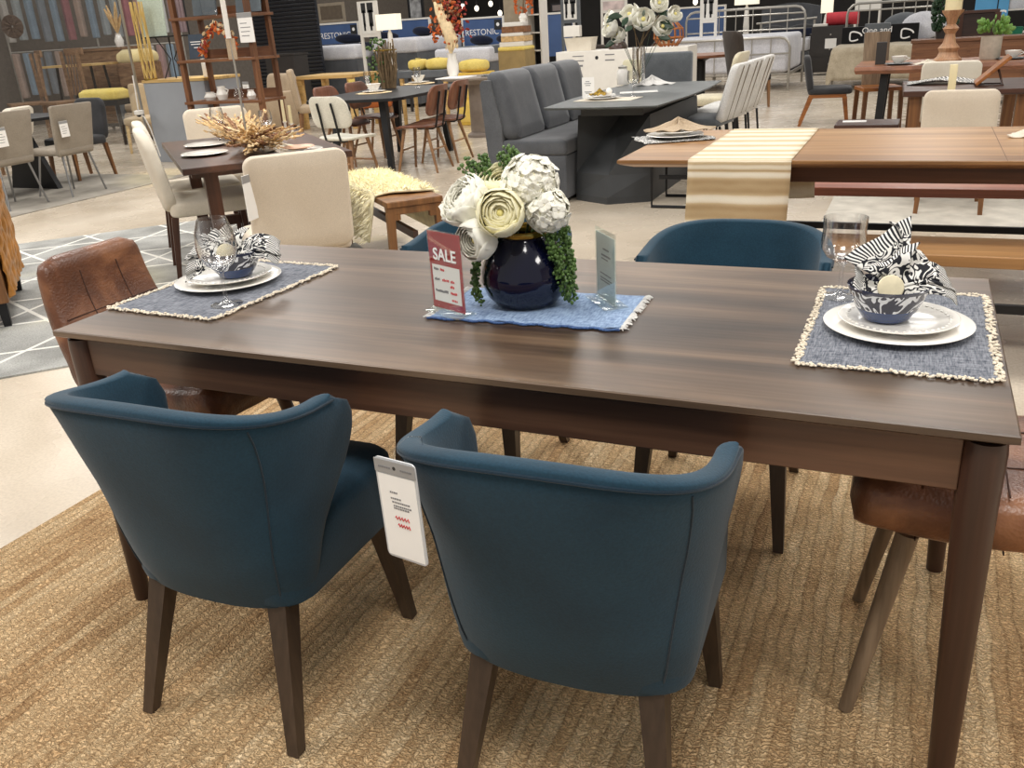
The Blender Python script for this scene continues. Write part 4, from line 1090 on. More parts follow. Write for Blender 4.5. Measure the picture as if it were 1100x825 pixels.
# slim sign pole
t = thing('sign_pole', 'slim metal pole with a small sign plate rising from the trestle table', 'sign pole', (cs(.98, .03)[0], cs(.98, .03)[1], tz))
M().lathe([(0, 0), (.06, 0), (.06, .008), (.012, .014), (0, .014)], 24).obj('foot', silver, t); M().rod((0, 0, .01), (-.02, .02, 1.0), .0065, None, 10).obj('pole', silver, t)
M().slab(-.03, .005, -.004, .004, .62, 1.0).obj('sign_plate', white_paint, t, smooth=False); M().slab(-.045, .02, .006, .014, .50, .62).obj('back_plate', beige_fab, t, smooth=False)

# fur bench
c = (-3.19 - .01, 3.47)
t = thing('fur_bench', 'caramel wooden bench beside the trestle table under a fluffy fur throw', 'bench', (c[0], c[1], 0), rzT)
M().slab(-.58, .58, -.17, .17, .42, .455, .006).obj('seat', chairwood, t, smooth=False)
for sx in (-1, 1):
    x = sx * .545
    m = M(); m.slab(x - .022, x + .022, -.165, .165, .375, .42, .006)
    for sy in (-1, 1): m.sq((x, sy * .145, .39), (x, sy * .155, 0), .045, .04)
    for sy in (-1, 1): m.prism([(0, 0)] * 0 or [(x - .02, sy * .125), (x + .02, sy * .125), (x + .02, sy * .09), (x - .02, sy * .09)], .345, .385)
    m.obj('end_frame', chairwood, t, smooth=False)
M().box((0, 0, .24), (1.06, .03, .045), 0, 0, 0, .0).obj('stretcher', darkwood, t, smooth=False)
def fur():
    m = M(); rnd = random.Random(2)
    def f(u, v):
        a = (u - .5) * 1.0; w_ = (v - .5) * 2; s_ = abs(w_)
        y = math.copysign(min(s_ * .33, .19) + max(0, s_ - .58) * .09, w_); z = .462 + .012 * math.cos(min(1, s_ * 1.6) * PI / 2) - max(0, s_ - .55) * .62
        wav = .05 * noise.noise((a * 6, w_ * 2, 1))
        return Vector((a + .08 * w_ * abs(w_) + wav, y, z))
    m.grid(f, 30, 26, False)
    base = f
    o = m.obj('fur_throw', plain('fur_hide', (236, 226, 190), .95, 0, .1, 20), loc=(c[0] - .13 * 0 + DX * .12, c[1] + DY * .12, 0), rz=rzT, thick=.012, angle=3)
    tag(o, 'cream sheepskin fur throw lying over the bench', 'throw')
    mf = M(); bm = mf.bm
    for k in range(5200):
        u = rnd.random(); v = rnd.random(); p = base(u, v); e = 1e-2
        du = base(min(1, u + e), v) - base(max(0, u - e), v); dv = base(u, min(1, v + e)) - base(u, max(0, v - e)); n = du.cross(dv)
        if n.length < 1e-9: continue
        n.normalize(); n = n if n.z > -.05 or True else -n
        if (n.z < 0 and abs(v - .5) < .3) or (n.y * (v - .5) < 0 and abs(v - .5) >= .3): n = -n
        l_ = rnd.uniform(.03, .06); d_ = (n + Vector((rnd.uniform(-.7, .7), rnd.uniform(-.7, .7), -.35))).normalized(); s_ = d_.cross(Vector((rnd.uniform(-1, 1), rnd.uniform(-1, 1), .3))).normalized() * .0045
        v4 = [bm.verts.new(p - s_), bm.verts.new(p + s_), bm.verts.new(p + d_ * l_ * .6 + s_ * .6 + Vector((0, 0, -.006))), bm.verts.new(p + d_ * l_ + Vector((0, 0, -.014)))]
        bm.faces.new((v4[0], v4[1], v4[2])); bm.faces.new((v4[0], v4[2], v4[3]))
    hairs = mf.obj('wool_tufts', plain('fur_wool', (244, 236, 206), .95, 0, .08, 30), o, smooth=True, angle=3.1)
    hairs['kind'] = 'stuff'
fur()
tag(M().slab(-1.6, 1.75, -1.35, 1.35, 0, .008).obj('geometric_rug', geo_mat, loc=(-4.55, 2.72, .0005), rz=rzT, smooth=False), 'grey rug with white geometric lines under the trestle table', 'rug')

# ---- carved sideboard cut by the frame
N_ = (-4.47, 1.70)
t = thing('carved_sideboard', 'brown sideboard with a carved golden end, cut by the frame', 'sideboard', (N_[0], N_[1], 0), rzT)
M().slab(0, .92, .02, .72, .14, .87, .006).obj('body', chairwood, t, smooth=False)
M().slab(-.012, .94, .0, .74, .87, .90, .004).obj('top', chairwood, t, smooth=False)
m = M(); rnd = random.Random(9)
gold_wood = plain('carved_gold_wood', (176, 120, 54), .35, .35, .35, 16)
def cf(u, v):
    x = .03 + .86 * u; z = .16 + .70 * v
    return (x, .018 - .022 * abs(noise.noise((x * 9, 0, z * 9))) - .016 * abs(math.sin(x * 26 + 2.5 * math.sin(z * 11))), z)
m.grid(cf, 60, 60, False).obj('carved_end', gold_wood, t, thick=.004, angle=1)
for x, y in ((.05, .06), (.87, .06), (.05, .68), (.87, .68)): M().sq((x, y, .145), (x, y, 0), .05, .035).obj('leg', black_metal, t, smooth=False)
m = M()
for k in range(2): m.slab(-.004, .004, .06 + .33 * k, .36 + .33 * k, .2, .83, .003)
m.obj('door', darkwood, t, smooth=False)

# ---- dark table set
pl = [(x, y) for x, y in ((-.48, -.95), (-.18, -.99), (.18, -.99), (.48, -.95), (.54, -.80), (.57, 0), (.54, .80), (.48, .95), (-.48, .95), (-.54, .80), (-.57, 0), (-.54, -.80))]
t = top_table('dining_table_black', 'matt black boat-shaped table with a twig centrepiece', (-5.50, 7.40, 0), .09, .9, 1.9, .75, .03, black_metal, black_metal, 'none', poly=pl)
t.name = 'black_table'
for sx in (-1, 1):
    for sy in (-1, 1): M().sq((sx * .26, sy * .70, .72), (sx * .33, sy * .80, 0), .075, .055).obj('leg', black_metal, t, smooth=False)
M().slab(-.26, .26, -.02, .02, .67, .72).obj('rail', black_metal, t, smooth=False)
creamy = fabric('pearl_fabric', (216, 212, 198), (204, 200, 184), 900)
brownply = wood('saddle_brown_panel', (84, 48, 32), (116, 70, 48), (140, 90, 64), 2, 5, .4)
oakleg = wood('oak_leg', (112, 78, 48), (146, 106, 70), (172, 132, 92), 2, 6, .5)
q_ = (-5.156, 5.967, 0.460)
cafe_chair('cafe_chair', 'pearl white chair with two black straps up its back', (q_[0], q_[1] + .02, 0), -.12, creamy, oakleg, 'chairs round the black table')
cafe_chair('cafe_chair', 'saddle brown chair with a white tag, nearest the fur bench', (-4.84, 6.86, 0), PI / 2 + .08, brownply, oakleg, 'chairs round the black table', tag_=True)
cafe_chair('cafe_chair', 'saddle brown chair behind the tagged one, beside the settee', (-4.92, 7.50, 0), PI / 2 + .05, brownply, oakleg, 'chairs round the black table')
cafe_chair('cafe_chair', 'saddle brown chair at the far side of the black table', (-5.98, 7.2, 0), -PI / 2, brownply, oakleg, 'chairs round the black table')
cafe_chair('cafe_chair', 'saddle brown chair at the far side of the black table towards the beds', (-6.0, 7.85, 0), -PI / 2, brownply, oakleg, 'chairs round the black table')
bz = .7505
def placing(p, lab, seed):
    m = M(); n = 46
    m.rings([[(r * (1 + .05 * math.sin(9 * a_)) * math.cos(a_), r * (1 + .05 * math.sin(9 * a_)) * math.sin(a_), z) for a_ in [2 * PI * k / n for k in range(n)]] for r, z in ((.19, 0), (.195, .004), (.16, .008), (.02, .008))])
    tag(m.obj('woven_mat', straw_l, loc=p), lab + ' woven round mat on the black table', 'placemat', 'woven round mats')
q_ = (-5.614, 7.268, 0.750); placing((q_[0], q_[1], bz), 'nearer', 1)
scatter_plate('white plate on the nearer woven mat of the black table', (q_[0], q_[1], bz + .009), .13, group='plates on the black table')
t = thing('serving_bowl', 'white bowl on the plate at the nearer woven mat', 'bowl', (q_[0], q_[1], bz + .026)); M().lathe([(0, 0), (.04, 0), (.085, .07), (.08, .07), (.036, .008), (0, .008)], 28).obj('body', white_cer, t)
q2 = (-5.794, 8.581, 0.750); placing((q2[0], q2[1], bz), 'farther', 2)
scatter_plate('white plate on the farther woven mat of the black table', (q2[0], q2[1], bz + .009), .13, group='plates on the black table')
t = thing('serving_bowl', 'white bowl on the plate at the farther woven mat', 'bowl', (q2[0], q2[1], bz + .026)); M().lathe([(0, 0), (.04, 0), (.085, .07), (.08, .07), (.036, .008), (0, .008)], 28).obj('body', white_cer, t)
small_glass('clear goblet between the twig centrepiece and the farther white bowl', (-5.45, 7.95, bz), .22, .045)
small_glass('clear goblet in front of the twig centrepiece', g((-6.081, 7.894, 0.750), 0, 0, bz), .2, .045)
q_ = (-6.343, 8.654, 0.750)
t = thing('twig_centrepiece', 'tall driftwood and moss bundle standing on the black table', 'centrepiece', (-5.86, 7.98, bz))
t.scale = (1.3, 1.3, 1.15)
rnd = random.Random(31); m = M()
for k in range(30):
    a = rnd.uniform(0, 2 * PI); r = rnd.uniform(.02, .11); h_ = rnd.uniform(.3, .46); x, y = r * math.cos(a), r * math.sin(a)
    m.path([(x * .7, y * .7, 0), (x + rnd.uniform(-.02, .02), y, h_ * .5), (x * 1.1 + rnd.uniform(-.03, .03), y * 1.1, h_)], [.012, .010, .006], 6)
m.obj('twigs', twig, t)
m = M()
for k in range(90): m.blob((rnd.uniform(-.14, .0), rnd.uniform(-.1, .1), rnd.uniform(.05, .48)), (rnd.uniform(.008, .02), .012, rnd.uniform(.008, .02)), 1)
m.obj('moss', leaf, t)['kind'] = 'stuff'
m = M(); m.path([(.10 * math.cos(2 * PI * i / 20), .10 * math.sin(2 * PI * i / 20), .36) for i in range(20)], .007, 5, closed=True); m.obj('hoop', gold, t)

# ---- things in the middle right
parsons('upholstered_chair', 'cream chair back seen behind the acacia table', (.06, 5.42, 0), .0, cream, chairwood, .44, .46, .46, .80, .04, .05, .07, 'cream chairs on the pale rug')
parsons('upholstered_chair', 'cream chair between the low brown slab table and the walnut slab table', (.03, 7.4, 0), 0, ivory, chairwood, .45, .46, .46, .86, .04, .05, .07, 'cream chairs on the pale rug')
p = (-0.056, 6.228, 0.750)
t = top_table('slab_table', 'low brown slab table behind the cream chair back', (.12, 6.35, 0), .03, .86, .95, .74, .04, darkwood, acacia_v, 'legs', .09, .08, .07)
q_ = (-0.004, 6.378, 0.750)
m = M(); m.grid(lambda u, v: ((u - .5) * .5, (v - .5) * .3, .004 + .022 * math.sin(u * PI) * (1 + .5 * math.sin(v * 11 + u * 5))), 18, 14)
tag(m.obj('napkin', damask_mat, loc=(q_[0] - .03, q_[1] + .1, .741), thick=.003, angle=2), 'black and white striped napkin on the brown slab table', 'napkin')
t = thing('candle_block', 'short cream block candle on the brown slab table', 'candle', g((0.013, 5.884, 0.750), 0, 0, .741)); M().slab(-.025, .025, -.025, .025, 0, .17, .004).obj('wax', wax, t)
b0 = (0.173, 6.200, 0.732); b1 = (0.375, 6.200, 0.915)
t = thing('serving_board', 'golden wooden board tilted on a small easel on the brown slab table', 'board', (b0[0], 6.2, .7405))
bl = math.hypot(b1[0] - b0[0], b1[2] - b0[2]); ba = math.atan2(b1[2] - b0[2], b1[0] - b0[0])
M().box((bl / 2 * math.cos(ba), 0, .012 + bl / 2 * math.sin(ba)), (bl, .26, .022), .004, 0, 0, -ba).obj('board', orangewood, t, smooth=False)
m = M()
for y_ in (-.09, .09): m.path([(bl * .62 * math.cos(ba) + .012, y_, .002 + bl * .6 * math.sin(ba)), (bl * .62 * math.cos(ba) + .05, y_, .004), (.02, y_, .004)], .006, 5)
m.rod((bl * .62 * math.cos(ba) + .05, -.09, .004), (bl * .62 * math.cos(ba) + .05, .09, .004), .006, None, 5)
m.obj('easel', darkwood_v, t)
for px_, py_ in ((900, 228), (945, 230)): pass
q_ = (-0.551, 6.593, 0.450)
t = thing('wooden_stool', 'low brown wooden stool with a white card on it, beyond the acacia table', 'stool', (q_[0], q_[1], 0))
M().slab(-.24, .24, -.19, .19, .41, .45, .006).obj('seat', darkwood, t, smooth=False); legs4(t, acacia_v, .46, .36, .41, .045, .04, .02)
tag(M().slab(-.09, .09, -.04, .04, 0, .006).obj('white_card', paper, loc=(q_[0] - .1, q_[1] + .02, .4505), smooth=False), 'white card lying on the low brown stool', 'card')
t = thing('grey_chair', 'dark grey chair on an orange wooden frame facing the window aisle', 'chair', (-1.22, 10.45, 0), -PI / 2 + .1)
t['label'] = 'dark grey chair on an orange wooden frame standing alone in the aisle'
pad(M(), .48, .50, .36, .43, .06, .02, 0, .03, .01).obj('seat', darkgrey_fab, t)
panel(M(), .46, .38, .80, -.20, -.27, .07, .06, .02, 0, .02).obj('backrest', darkgrey_fab, t)
for sx in (-1, 1):
    M().slab(sx * .2 - .02, sx * .2 + .02, -.2, .22, .32, .36, .004).obj('side_rail', orangewood, t, smooth=False)
    M().sq((sx * .2, .2, .33), (sx * .2, .25, 0), .05, .035).obj('leg', orangewood, t, smooth=False); M().sq((sx * .2, -.18, .33), (sx * .2, -.30, 0), .05, .035).obj('leg', orangewood, t, smooth=False)

# ================================================================ LEFT SIDE
def back_chair_box(m, rect, y0, y1, b=.0): return m.slab(rect[0], rect[1], y0, y1, rect[2], rect[3], b)
# grey dining set on thin metal legs
def shell_chair(label, loc, rz):
    t = thing('shell_chair', label, 'chair', loc, rz, 'taupe chairs on thin metal legs')
    pad(M(), .46, .46, .41, .475, .05, .02, 0, .03, .01).obj('seat', taupe, t)
    panel(M(), .49, .40, .885, -.17, -.25, .045, .025, .02, .14, .012).obj('backrest', taupe, t)
    for sx in (-1, 1):
        for sy in (-1, 1): M().rod((sx * .17, sy * .15, .41), (sx * .225, sy * .22 - .0, 0), .011, .009, 8).obj('leg', grey_metal, t)
    return t
c0 = shell_chair('taupe chair on thin metal legs with a white tag, farther from the frame edge', (-8.08, 5.22, 0), PI / 2 + .06)
shell_chair('taupe chair on thin metal legs cut by the frame above the carved sideboard', (-8.10, 4.52, 0), PI / 2 + .06)
price_card('white price tag hanging from the farther taupe chair', (-7.80, 5.06, .74), PI / 2 + .2, .12, .15)
price_card('white price tag hanging from the taupe chair cut by the frame', (-7.78, 4.36, .76), PI / 2 + .2, .12, .17)
t = thing('black_dining_table', 'black dining table on slanted feet behind the taupe chairs', 'table', (-8.95, 4.95, 0))
M().slab(-.5, .5, -.95, .95, .72, .75, .004).obj('tabletop', black_metal, t, smooth=False)
for sy in (-1, 1):
    M().rings([[(-.30, sy * .5 - .03, 0), (.42, sy * .5 - .03, 0), (.06, sy * .5 - .03, .72), (-.06, sy * .5 - .03, .72)], [(-.30, sy * .5 + .03, 0), (.42, sy * .5 + .03, 0), (.06, sy * .5 + .03, .72), (-.06, sy * .5 + .03, .72)]]).obj('leg', black_metal, t, smooth=False)
draped('white crumpled cloth heaped on the black dining table', (-8.75, 4.75, .751), .2, white_fab, 4, 'cloth', 'table_cloth', flat=.6)
parsons('dining_chair', 'dark grey chair with brown legs across the black dining table', (-8.95, 6.15, 0), PI - .1, darkgrey_fab, acacia_v, .5, .48, .46, .86, .05, .10, .07)
tag(M().slab(-1.7, .95, -1.2, 1.35, 0, .008).obj('woven_rug', grey_rug, loc=(-8.55, 5.0, .0005), smooth=False), 'grey woven rug under the taupe chairs', 'rug')

# ---- glass partition, counter, ladder shelf
GY = 7.24
t = thing('glass_partition', 'tall clear glass partition in front of the far sets', 'partition', (-8.99, GY, 0))
M().slab(-4.6, 0, -.006, .006, 0, 2.5).obj('pane', shopglass, t, smooth=False)
M().slab(-.006, .014, -.012, .012, 0, 2.5).obj('edge_post', silver, t, smooth=False)
t = thing('display_counter', 'grey fronted display counter beside the glass edge', 'counter', (-8.46, 7.62, 0))
M().slab(-.48, .48, -.32, .32, 0, .95, .004).obj('body', greige_panel, t, smooth=False)
M().slab(-.49, .49, -.33, .33, .95, .985, .004).obj('top', lightwood, t, smooth=False)
CZ = .9855
r = (-9.063, -8.680, 1.506, 1.985)
t = thing('wall_panel', 'pale green woven panel standing on the black wire stand', 'panel', (-8.82, 7.52, CZ + .486))
M().box((0, .04, .55), ((r[1] - r[0]), .02, 1.1), .003, 0, -.06).obj('board', plain('pale_green_weave', (196, 208, 192), .9, 0, .12, 60), t, smooth=False)
r = (-9.216, -8.956, 1.003, 1.508)
t = thing('lattice_screen', 'tall yellow lattice lamp on the display counter', 'lamp', (-8.86, 7.36, CZ))
m = M()
for k in range(9):
    a = 2 * PI * k / 9; m.path([(.07 * math.cos(a), .07 * math.sin(a), .01), (.075 * math.cos(a + .5), .075 * math.sin(a + .5), .25), (.07 * math.cos(a + 1), .07 * math.sin(a + 1), .88)], .007, 4); m.path([(.07 * math.cos(a), .07 * math.sin(a), .01), (.075 * math.cos(a - .5), .075 * math.sin(a - .5), .25), (.07 * math.cos(a - 1), .07 * math.sin(a - 1), .88)], .007, 4)
m.obj('lattice', plain('brass_lattice', (206, 176, 104), .4, .3, .15), t); M().lathe([(0, 0), (.08, 0), (.08, .015), (0, .015)], 20).obj('base', gold, t)
t = thing('wire_side_table', 'black wire stand on the display counter', 'stand', (-8.66, 7.58, CZ))
M().slab(-.30, .26, -.14, .14, .47, .485).obj('top', black_metal, t)
for k in range(4):
    a = PI / 4 + k * PI / 2; M().path([(.15 * math.cos(a), .15 * math.sin(a), .47), (.02 * math.cos(a), .02 * math.sin(a), .22), (.13 * math.cos(a), .13 * math.sin(a), .0)], .007, 6).obj('leg', black_metal, t)
r = (-8.958, -8.719, 1.493, 1.860)
t = thing('fabric_swatch', 'mauve fabric swatches hanging above the display counter', 'fabric', (-8.52, 7.64, CZ + .486))
m = M()
for k in range(5): m.box((-.10 + .05 * k, 0, .34), (.042, .02, .62), .003)
m.obj('swatches', fabric('mauve_fabric', (150, 130, 134), None), t, smooth=False); M().rod((-.15, 0, .66), (.15, 0, .66), .01, None, 8).obj('rail', black_metal, t); M().rod((.14, 0, 0), (.14, 0, .66), .01, None, 8).obj('post', black_metal, t)
r = (-8.624, -8.521, 1.114, 1.273)
t = thing('white_canister', 'white canister at the end of the display counter', 'canister', (-8.08, 7.5, CZ)); M().lathe([(0, 0), (.05, 0), (.055, .02), (.055, .22), (.03, .25), (0, .25)], 24).obj('body', white_cer, t)
t = thing('extension_cord', 'white extension cord with a round plug hanging on the glass edge', 'cord', (-8.97, 7.19, .55))
pp = [(0, 0, .5), (.01, -.02, .3), (.0, -.03, .05), (.10, -.05, .02), (.16, -.05, -.12), (.22, -.06, -.35), (.25, -.07, -.45)]
M().path(pp, .008, 6).obj('cable', white_paint, t); M().blob((.01, -.04, .06), (.045, .03, .045), 2).obj('plug', black_metal, t); M().lathe([(.03, -.03), (.06, -.02), (.06, .02), (.03, .03)], 20, (.01, -.03, .07)).obj('cable_coil', white_paint, t)

t = thing('ladder_shelf', 'tall brown open ladder shelf with slatted back rails', 'shelf', (-7.45, 7.0, 0))
for x in (-.52, .52):
    M().slab(x - .028, x + .028, -.03, .03, 0, 2.15, .004).obj('front_upright', shelfwood_v, t, smooth=False)
    M().sq((x * .93, .36, 2.15), (x * .93, .40, 0), .05, .05).obj('rear_upright', shelfwood_v, t, smooth=False)
SH = (.30, .74, 1.19, 1.64, 2.08)
for z in SH:
    M().slab(-.55, .55, -.06, .40, z - .03, z, .003).obj('shelf_board', shelfwood, t, smooth=False)
    M().slab(-.5, .5, .385, .405, z, z + .10, .002).obj('back_rail', shelfwood, t, smooth=False)
t = thing('shelf_sign', 'dark blue sign card with white lines on the ladder shelf', 'sign', (-7.74, 6.98, 1.1905))
M().box((0, .04, .14), (.22, .012, .26), .002, 0, -.15).obj('card', plain('slate_blue_card', (52, 64, 78), .6), t, smooth=False)
m = M()
for z, a, b in ((.19, -.08, .07), (.165, -.07, .08), (.13, -.03, .06)): m.box(((a + b) / 2, .031 + (z - .14) * .15, z), (b - a, .004, .008), 0, 0, -.15)
m.obj('lettering', white_ink, t, smooth=False)
t = thing('leaf_garland', 'orange and white leaf garland hanging at the ladder shelf', 'garland', (-7.32, 6.90, 1.42)); rnd = random.Random(44)
for nm, mt_, n in (('orange_leaves', autumn, 70), ('pale_leaves', straw_l, 26), ('red_leaves', autumn_r, 24)):
    m = M()
    for k in range(n):
        a = rnd.uniform(-1, 1); x = a * .26; z = .10 - .22 * abs(a) ** 1.5 * (1.2 if a < 0 else .9) + rnd.uniform(-.05, .05); m.blob((x, rnd.uniform(-.05, .05), z), (.02, .006, .03), 1, Matrix.Rotation(rnd.uniform(0, 6), 4, 'Y') @ Matrix.Rotation(rnd.uniform(0, 3), 4, 'Z'))
    m.obj(nm, mt_, t)
M().path([(-.28, .0, -.1), (-.1, 0, .06), (.1, 0, .08), (.28, 0, -.08)], .006, 5).obj('vine', twig, t)
price_card('white price tag clipped to the ladder shelf upright', (-6.93, 6.93, 1.64), 0, .2, .30)
for k, (px_, w_, h_, mt_, lb) in enumerate(((212, .075, .09, white_cer, 'small white pitcher leftmost on the middle shelf of the ladder'), (228, .07, .15, white_cer, 'white jug in the middle of the ladder shelf'), (246, .06, .13, clear, 'clear glass jar on the ladder shelf'), (258, .055, .10, white_cer, 'white cup at the right of the ladder shelf jars'))):
    x_ = (-7.76, -7.58, -7.34, -7.16)[k]
    t = thing('shelf_jar', lb.replace('leftmost on', 'at the post end of').replace('at the right of the ladder shelf jars', 'beside the clear glass jar on the ladder shelf'), 'jar', (x_, 7.12, .7405), 0, 'jars on the ladder shelf')
    M().lathe([(0, 0), (w_ * .7, 0), (w_, h_ * .4), (w_ * .6, h_ * .85), (w_ * .7, h_), (w_ * .6, h_), (w_ * .5, h_ * .85), (0, h_ * .2)], 24).obj('body', mt_, t)
    if k < 2: M().path([(w_ * .65, 0, h_ * .85), (w_ * 1.4, 0, h_ * .7), (w_ * .95, 0, h_ * .35)], .008, 6).obj('handle', mt_, t)
t = thing('glass_bottle', 'square clear bottle standing on the upper ladder shelf', 'bottle', (-7.5, 7.05, 1.6405)); M().lathe([(0, 0), (.10, 0), (.11, .03), (.11, .2), (.03, .26), (.03, .3), (0, .3)], 4).obj('body', clear, t)
t = thing('framed_print', 'grey framed print on the upper ladder shelf', 'picture', (-7.72, 7.2, 1.6405)); M().box((0, .05, .2), (.34, .02, .38), .004, 0, -.1).obj('frame', plain('slate_frame', (96, 106, 112), .6), t, smooth=False)
dup(t, (-7.1, 7.2, 1.6405), 0, 'grey framed print at the far end of the upper ladder shelf')
# beige lounge seating behind the ladder
ap = (-9.171, 10.200, 0.592)
t = thing('armchair', 'beige armchair with a white tag behind the ladder shelf', 'armchair', (ap[0] - .42, 10.2, 0), PI - .5)
M().slab(-.42, .42, -.40, .42, .10, .42, .05).obj('seat', beige_fab, t); panel(M(), .84, .30, .86, -.36, -.44, .16, .10, 0, 0, .04).obj('backrest', beige_fab, t)
for sx in (-1, 1): M().slab(sx * .42 - .09, sx * .42 + .09, -.42, .42, .10, .62, .05).obj('arm', beige_fab, t)
for sx in (-1, 1):
    for sy in (-1, 1): M().sq((sx * .4, sy * .36, .11), (sx * .4, sy * .36, 0), .05, .04).obj('leg', darkwood_v, t, smooth=False)
price_card('white price tag on the beige armchair', (ap[0] - .22, 9.72, .80), -.2, .14, .22)
t = thing('sofa', 'beige sofa seen between the ladder shelf boards', 'sofa', (-11.0, 9.9, 0), -.1)
M().slab(-.8, .8, -.42, .42, .08, .42, .05).obj('base', beige_fab, t); panel(M(), 1.6, .30, .84, .34, .44, .2, .10, 0, 0, .05).obj('backrest', beige_fab, t)
for sx in (-1, 1): M().slab(sx * .82 - .1, sx * .82 + .1, -.44, .44, .08, .60, .05).obj('arm', grey_fab2 if sx < 0 else beige_fab, t)
for k in range(2): pad(M(), .74, .70, .42, .55, .06, .04, -.38 + .76 * k, -.05, .03).obj('seat_cushion', ivory if k else beige_fab, t)

# ---- sets behind the glass
t = thing('fabric_rack', 'rail of hanging fabric samples in blues and reds behind the glass', 'rack', (-15.3, 12.6, 0))
rk = t
for x in (-1.6, 0, 1.6): M().rod((x, 0, 0), (x, 0, 2.4), .02, None, 8).obj('post', silver, t)
for z in (1.42, 2.38): M().rod((-1.6, 0, z), (1.6, 0, z), .015, None, 8).obj('rail', silver, t)
cols = [(92, 116, 160), (126, 156, 180), (176, 176, 170), (150, 70, 78), (204, 196, 184), (70, 70, 84), (168, 120, 116), (214, 214, 210), (110, 122, 134), (186, 150, 130), (52, 66, 96), (160, 172, 176)]
fm = [fabric('sample_fabric', tuple(int(v * .6 + 66) for v in c_), None, 500) for c_ in cols]; rnd = random.Random(50); k = 0  # haze behind the glass is mixed into these sample colours, lifting and greying them
for row, (zt_, n_, hh) in enumerate(((2.36, 15, .80), (1.40, 17, .86))):
    for i in range(n_):
        x = -1.52 + 3.04 * i / (n_ - 1)
        o = M().slab(-.07, .07, -.05, .05, -hh + rnd.uniform(0, .08), 0, .02).obj('fabric_sample', fm[rnd.randrange(12)], t, smooth=False, loc=(x, 0, zt_), rz=rnd.uniform(.5, 1.2))
t.rotation_euler = (0, 0, .75)
r = (-13.559, -13.124, 1.593, 1.979)
t = thing('woven_disc', 'dark woven wicker disc hanging behind the glass', 'wall decor', ((r[0] + r[1]) / 2, 9.2, (r[2] + r[3]) / 2)); t.rotation_euler = (PI / 2, 0, .4)
m = M()
for k in range(7): m.path([((.03 + .022 * k) * math.cos(2 * PI * i / 28), (.03 + .022 * k) * math.sin(2 * PI * i / 28), .01 * math.sin(i * 2.2)) for i in range(28)], .013, 5, closed=True)
m.obj('weave', wood('wicker_dark', (50, 38, 30), (78, 60, 48), (104, 84, 66), 0, 20, .8), t); M().rod((0, .18, 0), (0, 1.0, -.02), .004, None, 5).obj('cord', black_metal, t)
def slat_chair(label, loc, rz):
    t = thing('slat_chair', label, 'chair', loc, rz, 'brown wooden slat chairs behind the glass')
    M().slab(-.23, .23, -.2, .24, .43, .46, .006).obj('seat', wicker, t, smooth=False)
    for k in range(5): M().box((-.16 + .08 * k, -.235, .72), (.03, .02, .44), .003, 0, .10).obj('slat', wicker, t, smooth=False)
    M().box((0, -.27, .94), (.48, .03, .07), .006, 0, .1).obj('top_rail', wicker, t, smooth=False)
    for sx in (-1, 1):
        M().sq((sx * .21, -.2, .95), (sx * .21, -.22, 0), .035, .035).obj('leg', wicker, t, smooth=False); M().sq((sx * .2, .2, .43), (sx * .21, .22, 0), .04, .03).obj('leg', wicker, t, smooth=False)
    return t
s0 = slat_chair('brown wooden slat chair behind the glass next to the frame edge', (-13.05, 8.9, 0), 2.6); s0.scale = (1.15, 1.15, 1.45)
dup(s0, (-12.35, 9.0, 0), 2.9, 'brown wooden slat chair behind the glass nearer the pale table')
t = thing('lounge_chair', 'white cushioned chair behind the glass above the taupe chairs', 'chair', (-10.15, 6.1, 0), 1.9)
pad(M(), .5, .5, .36, .48, .06, .03, 0, 0, .02).obj('seat', ivory, t); panel(M(), .52, .44, .80, -.22, -.32, .12, .08, 0, 0, .04).obj('backrest', ivory, t); legs4(t, wicker, .5, .5, .36, .04, .03, .02)
t['label'] = 'white cushioned chair beside the black dining table at the frame edge'
q_ = (-11.980, 8.836, 1.172)
t = top_table('pale_table', 'pale table top on black hairpin legs behind the glass', (-13.1, 10.1, 0), .1, 1.1, .7, 1.17, .035, lightwood, black_metal, 'legs', .2, .03, .025, splay=.06)
t = thing('woven_sideboard', 'brown woven sideboard behind the glass', 'sideboard', (-13.95, 10.9, 0), 0)
t.scale = (.8, 1, 1.47)
M().slab(.2, 1.5, -.2, .25, .08, .92, .006).obj('body', wicker, t, smooth=False); M().slab(.18, 1.52, -.22, .27, .92, .95, .004).obj('top', wicker, t, smooth=False)
for x in (.26, 1.44):
    for y in (-.15, .2): M().sq((x, y, .09), (x, y, 0), .05, .04).obj('leg', black_metal, t, smooth=False)
m = M()
for x in (.42, 1.06): m.slab(x - .20, x + .42 - .20, -.206, -.199, .14, .88)
m.obj('door', wicker, t, smooth=False)
t = thing('pampas_vase', 'tan pampas grass standing on the woven sideboard', 'plant', (-13.0, 10.95, 1.398)); rnd = random.Random(61)
M().lathe([(0, 0), (.06, 0), (.08, .1), (.04, .2), (.05, .22), (.035, .2), (0, .02)], 20).obj('pot', white_cer, t)
m = M()
for k in range(14):
    a = rnd.uniform(0, 6.28); p1 = Vector((math.cos(a) * rnd.uniform(.05, .2), math.sin(a) * .1, rnd.uniform(.45, .72))); m.path([(0, 0, .2), p1 * .6 + Vector((0, 0, .1)), p1], [.006, .03, .012], 6)
m.obj('plumes', straw, t)
t = thing('black_bench', 'black framed bench with a yellow cushion behind the glass', 'bench', (-11.6, 9.1, 0), .2)
t.scale = (1.05, 1, 1.6)
pad(M(), .62, .40, .41, .49, .05, .02, 0, 0, .02).obj('cushion', yellow_fab, t); M().slab(-.33, .33, -.22, .22, .36, .41).obj('frame', black_metal, t, smooth=False); legs4(t, black_metal, .68, .46, .37, .04, .035, .03)
M().slab(-.3, .3, -.015, .015, .16, .19).obj('stretcher', black_metal, t, smooth=False)
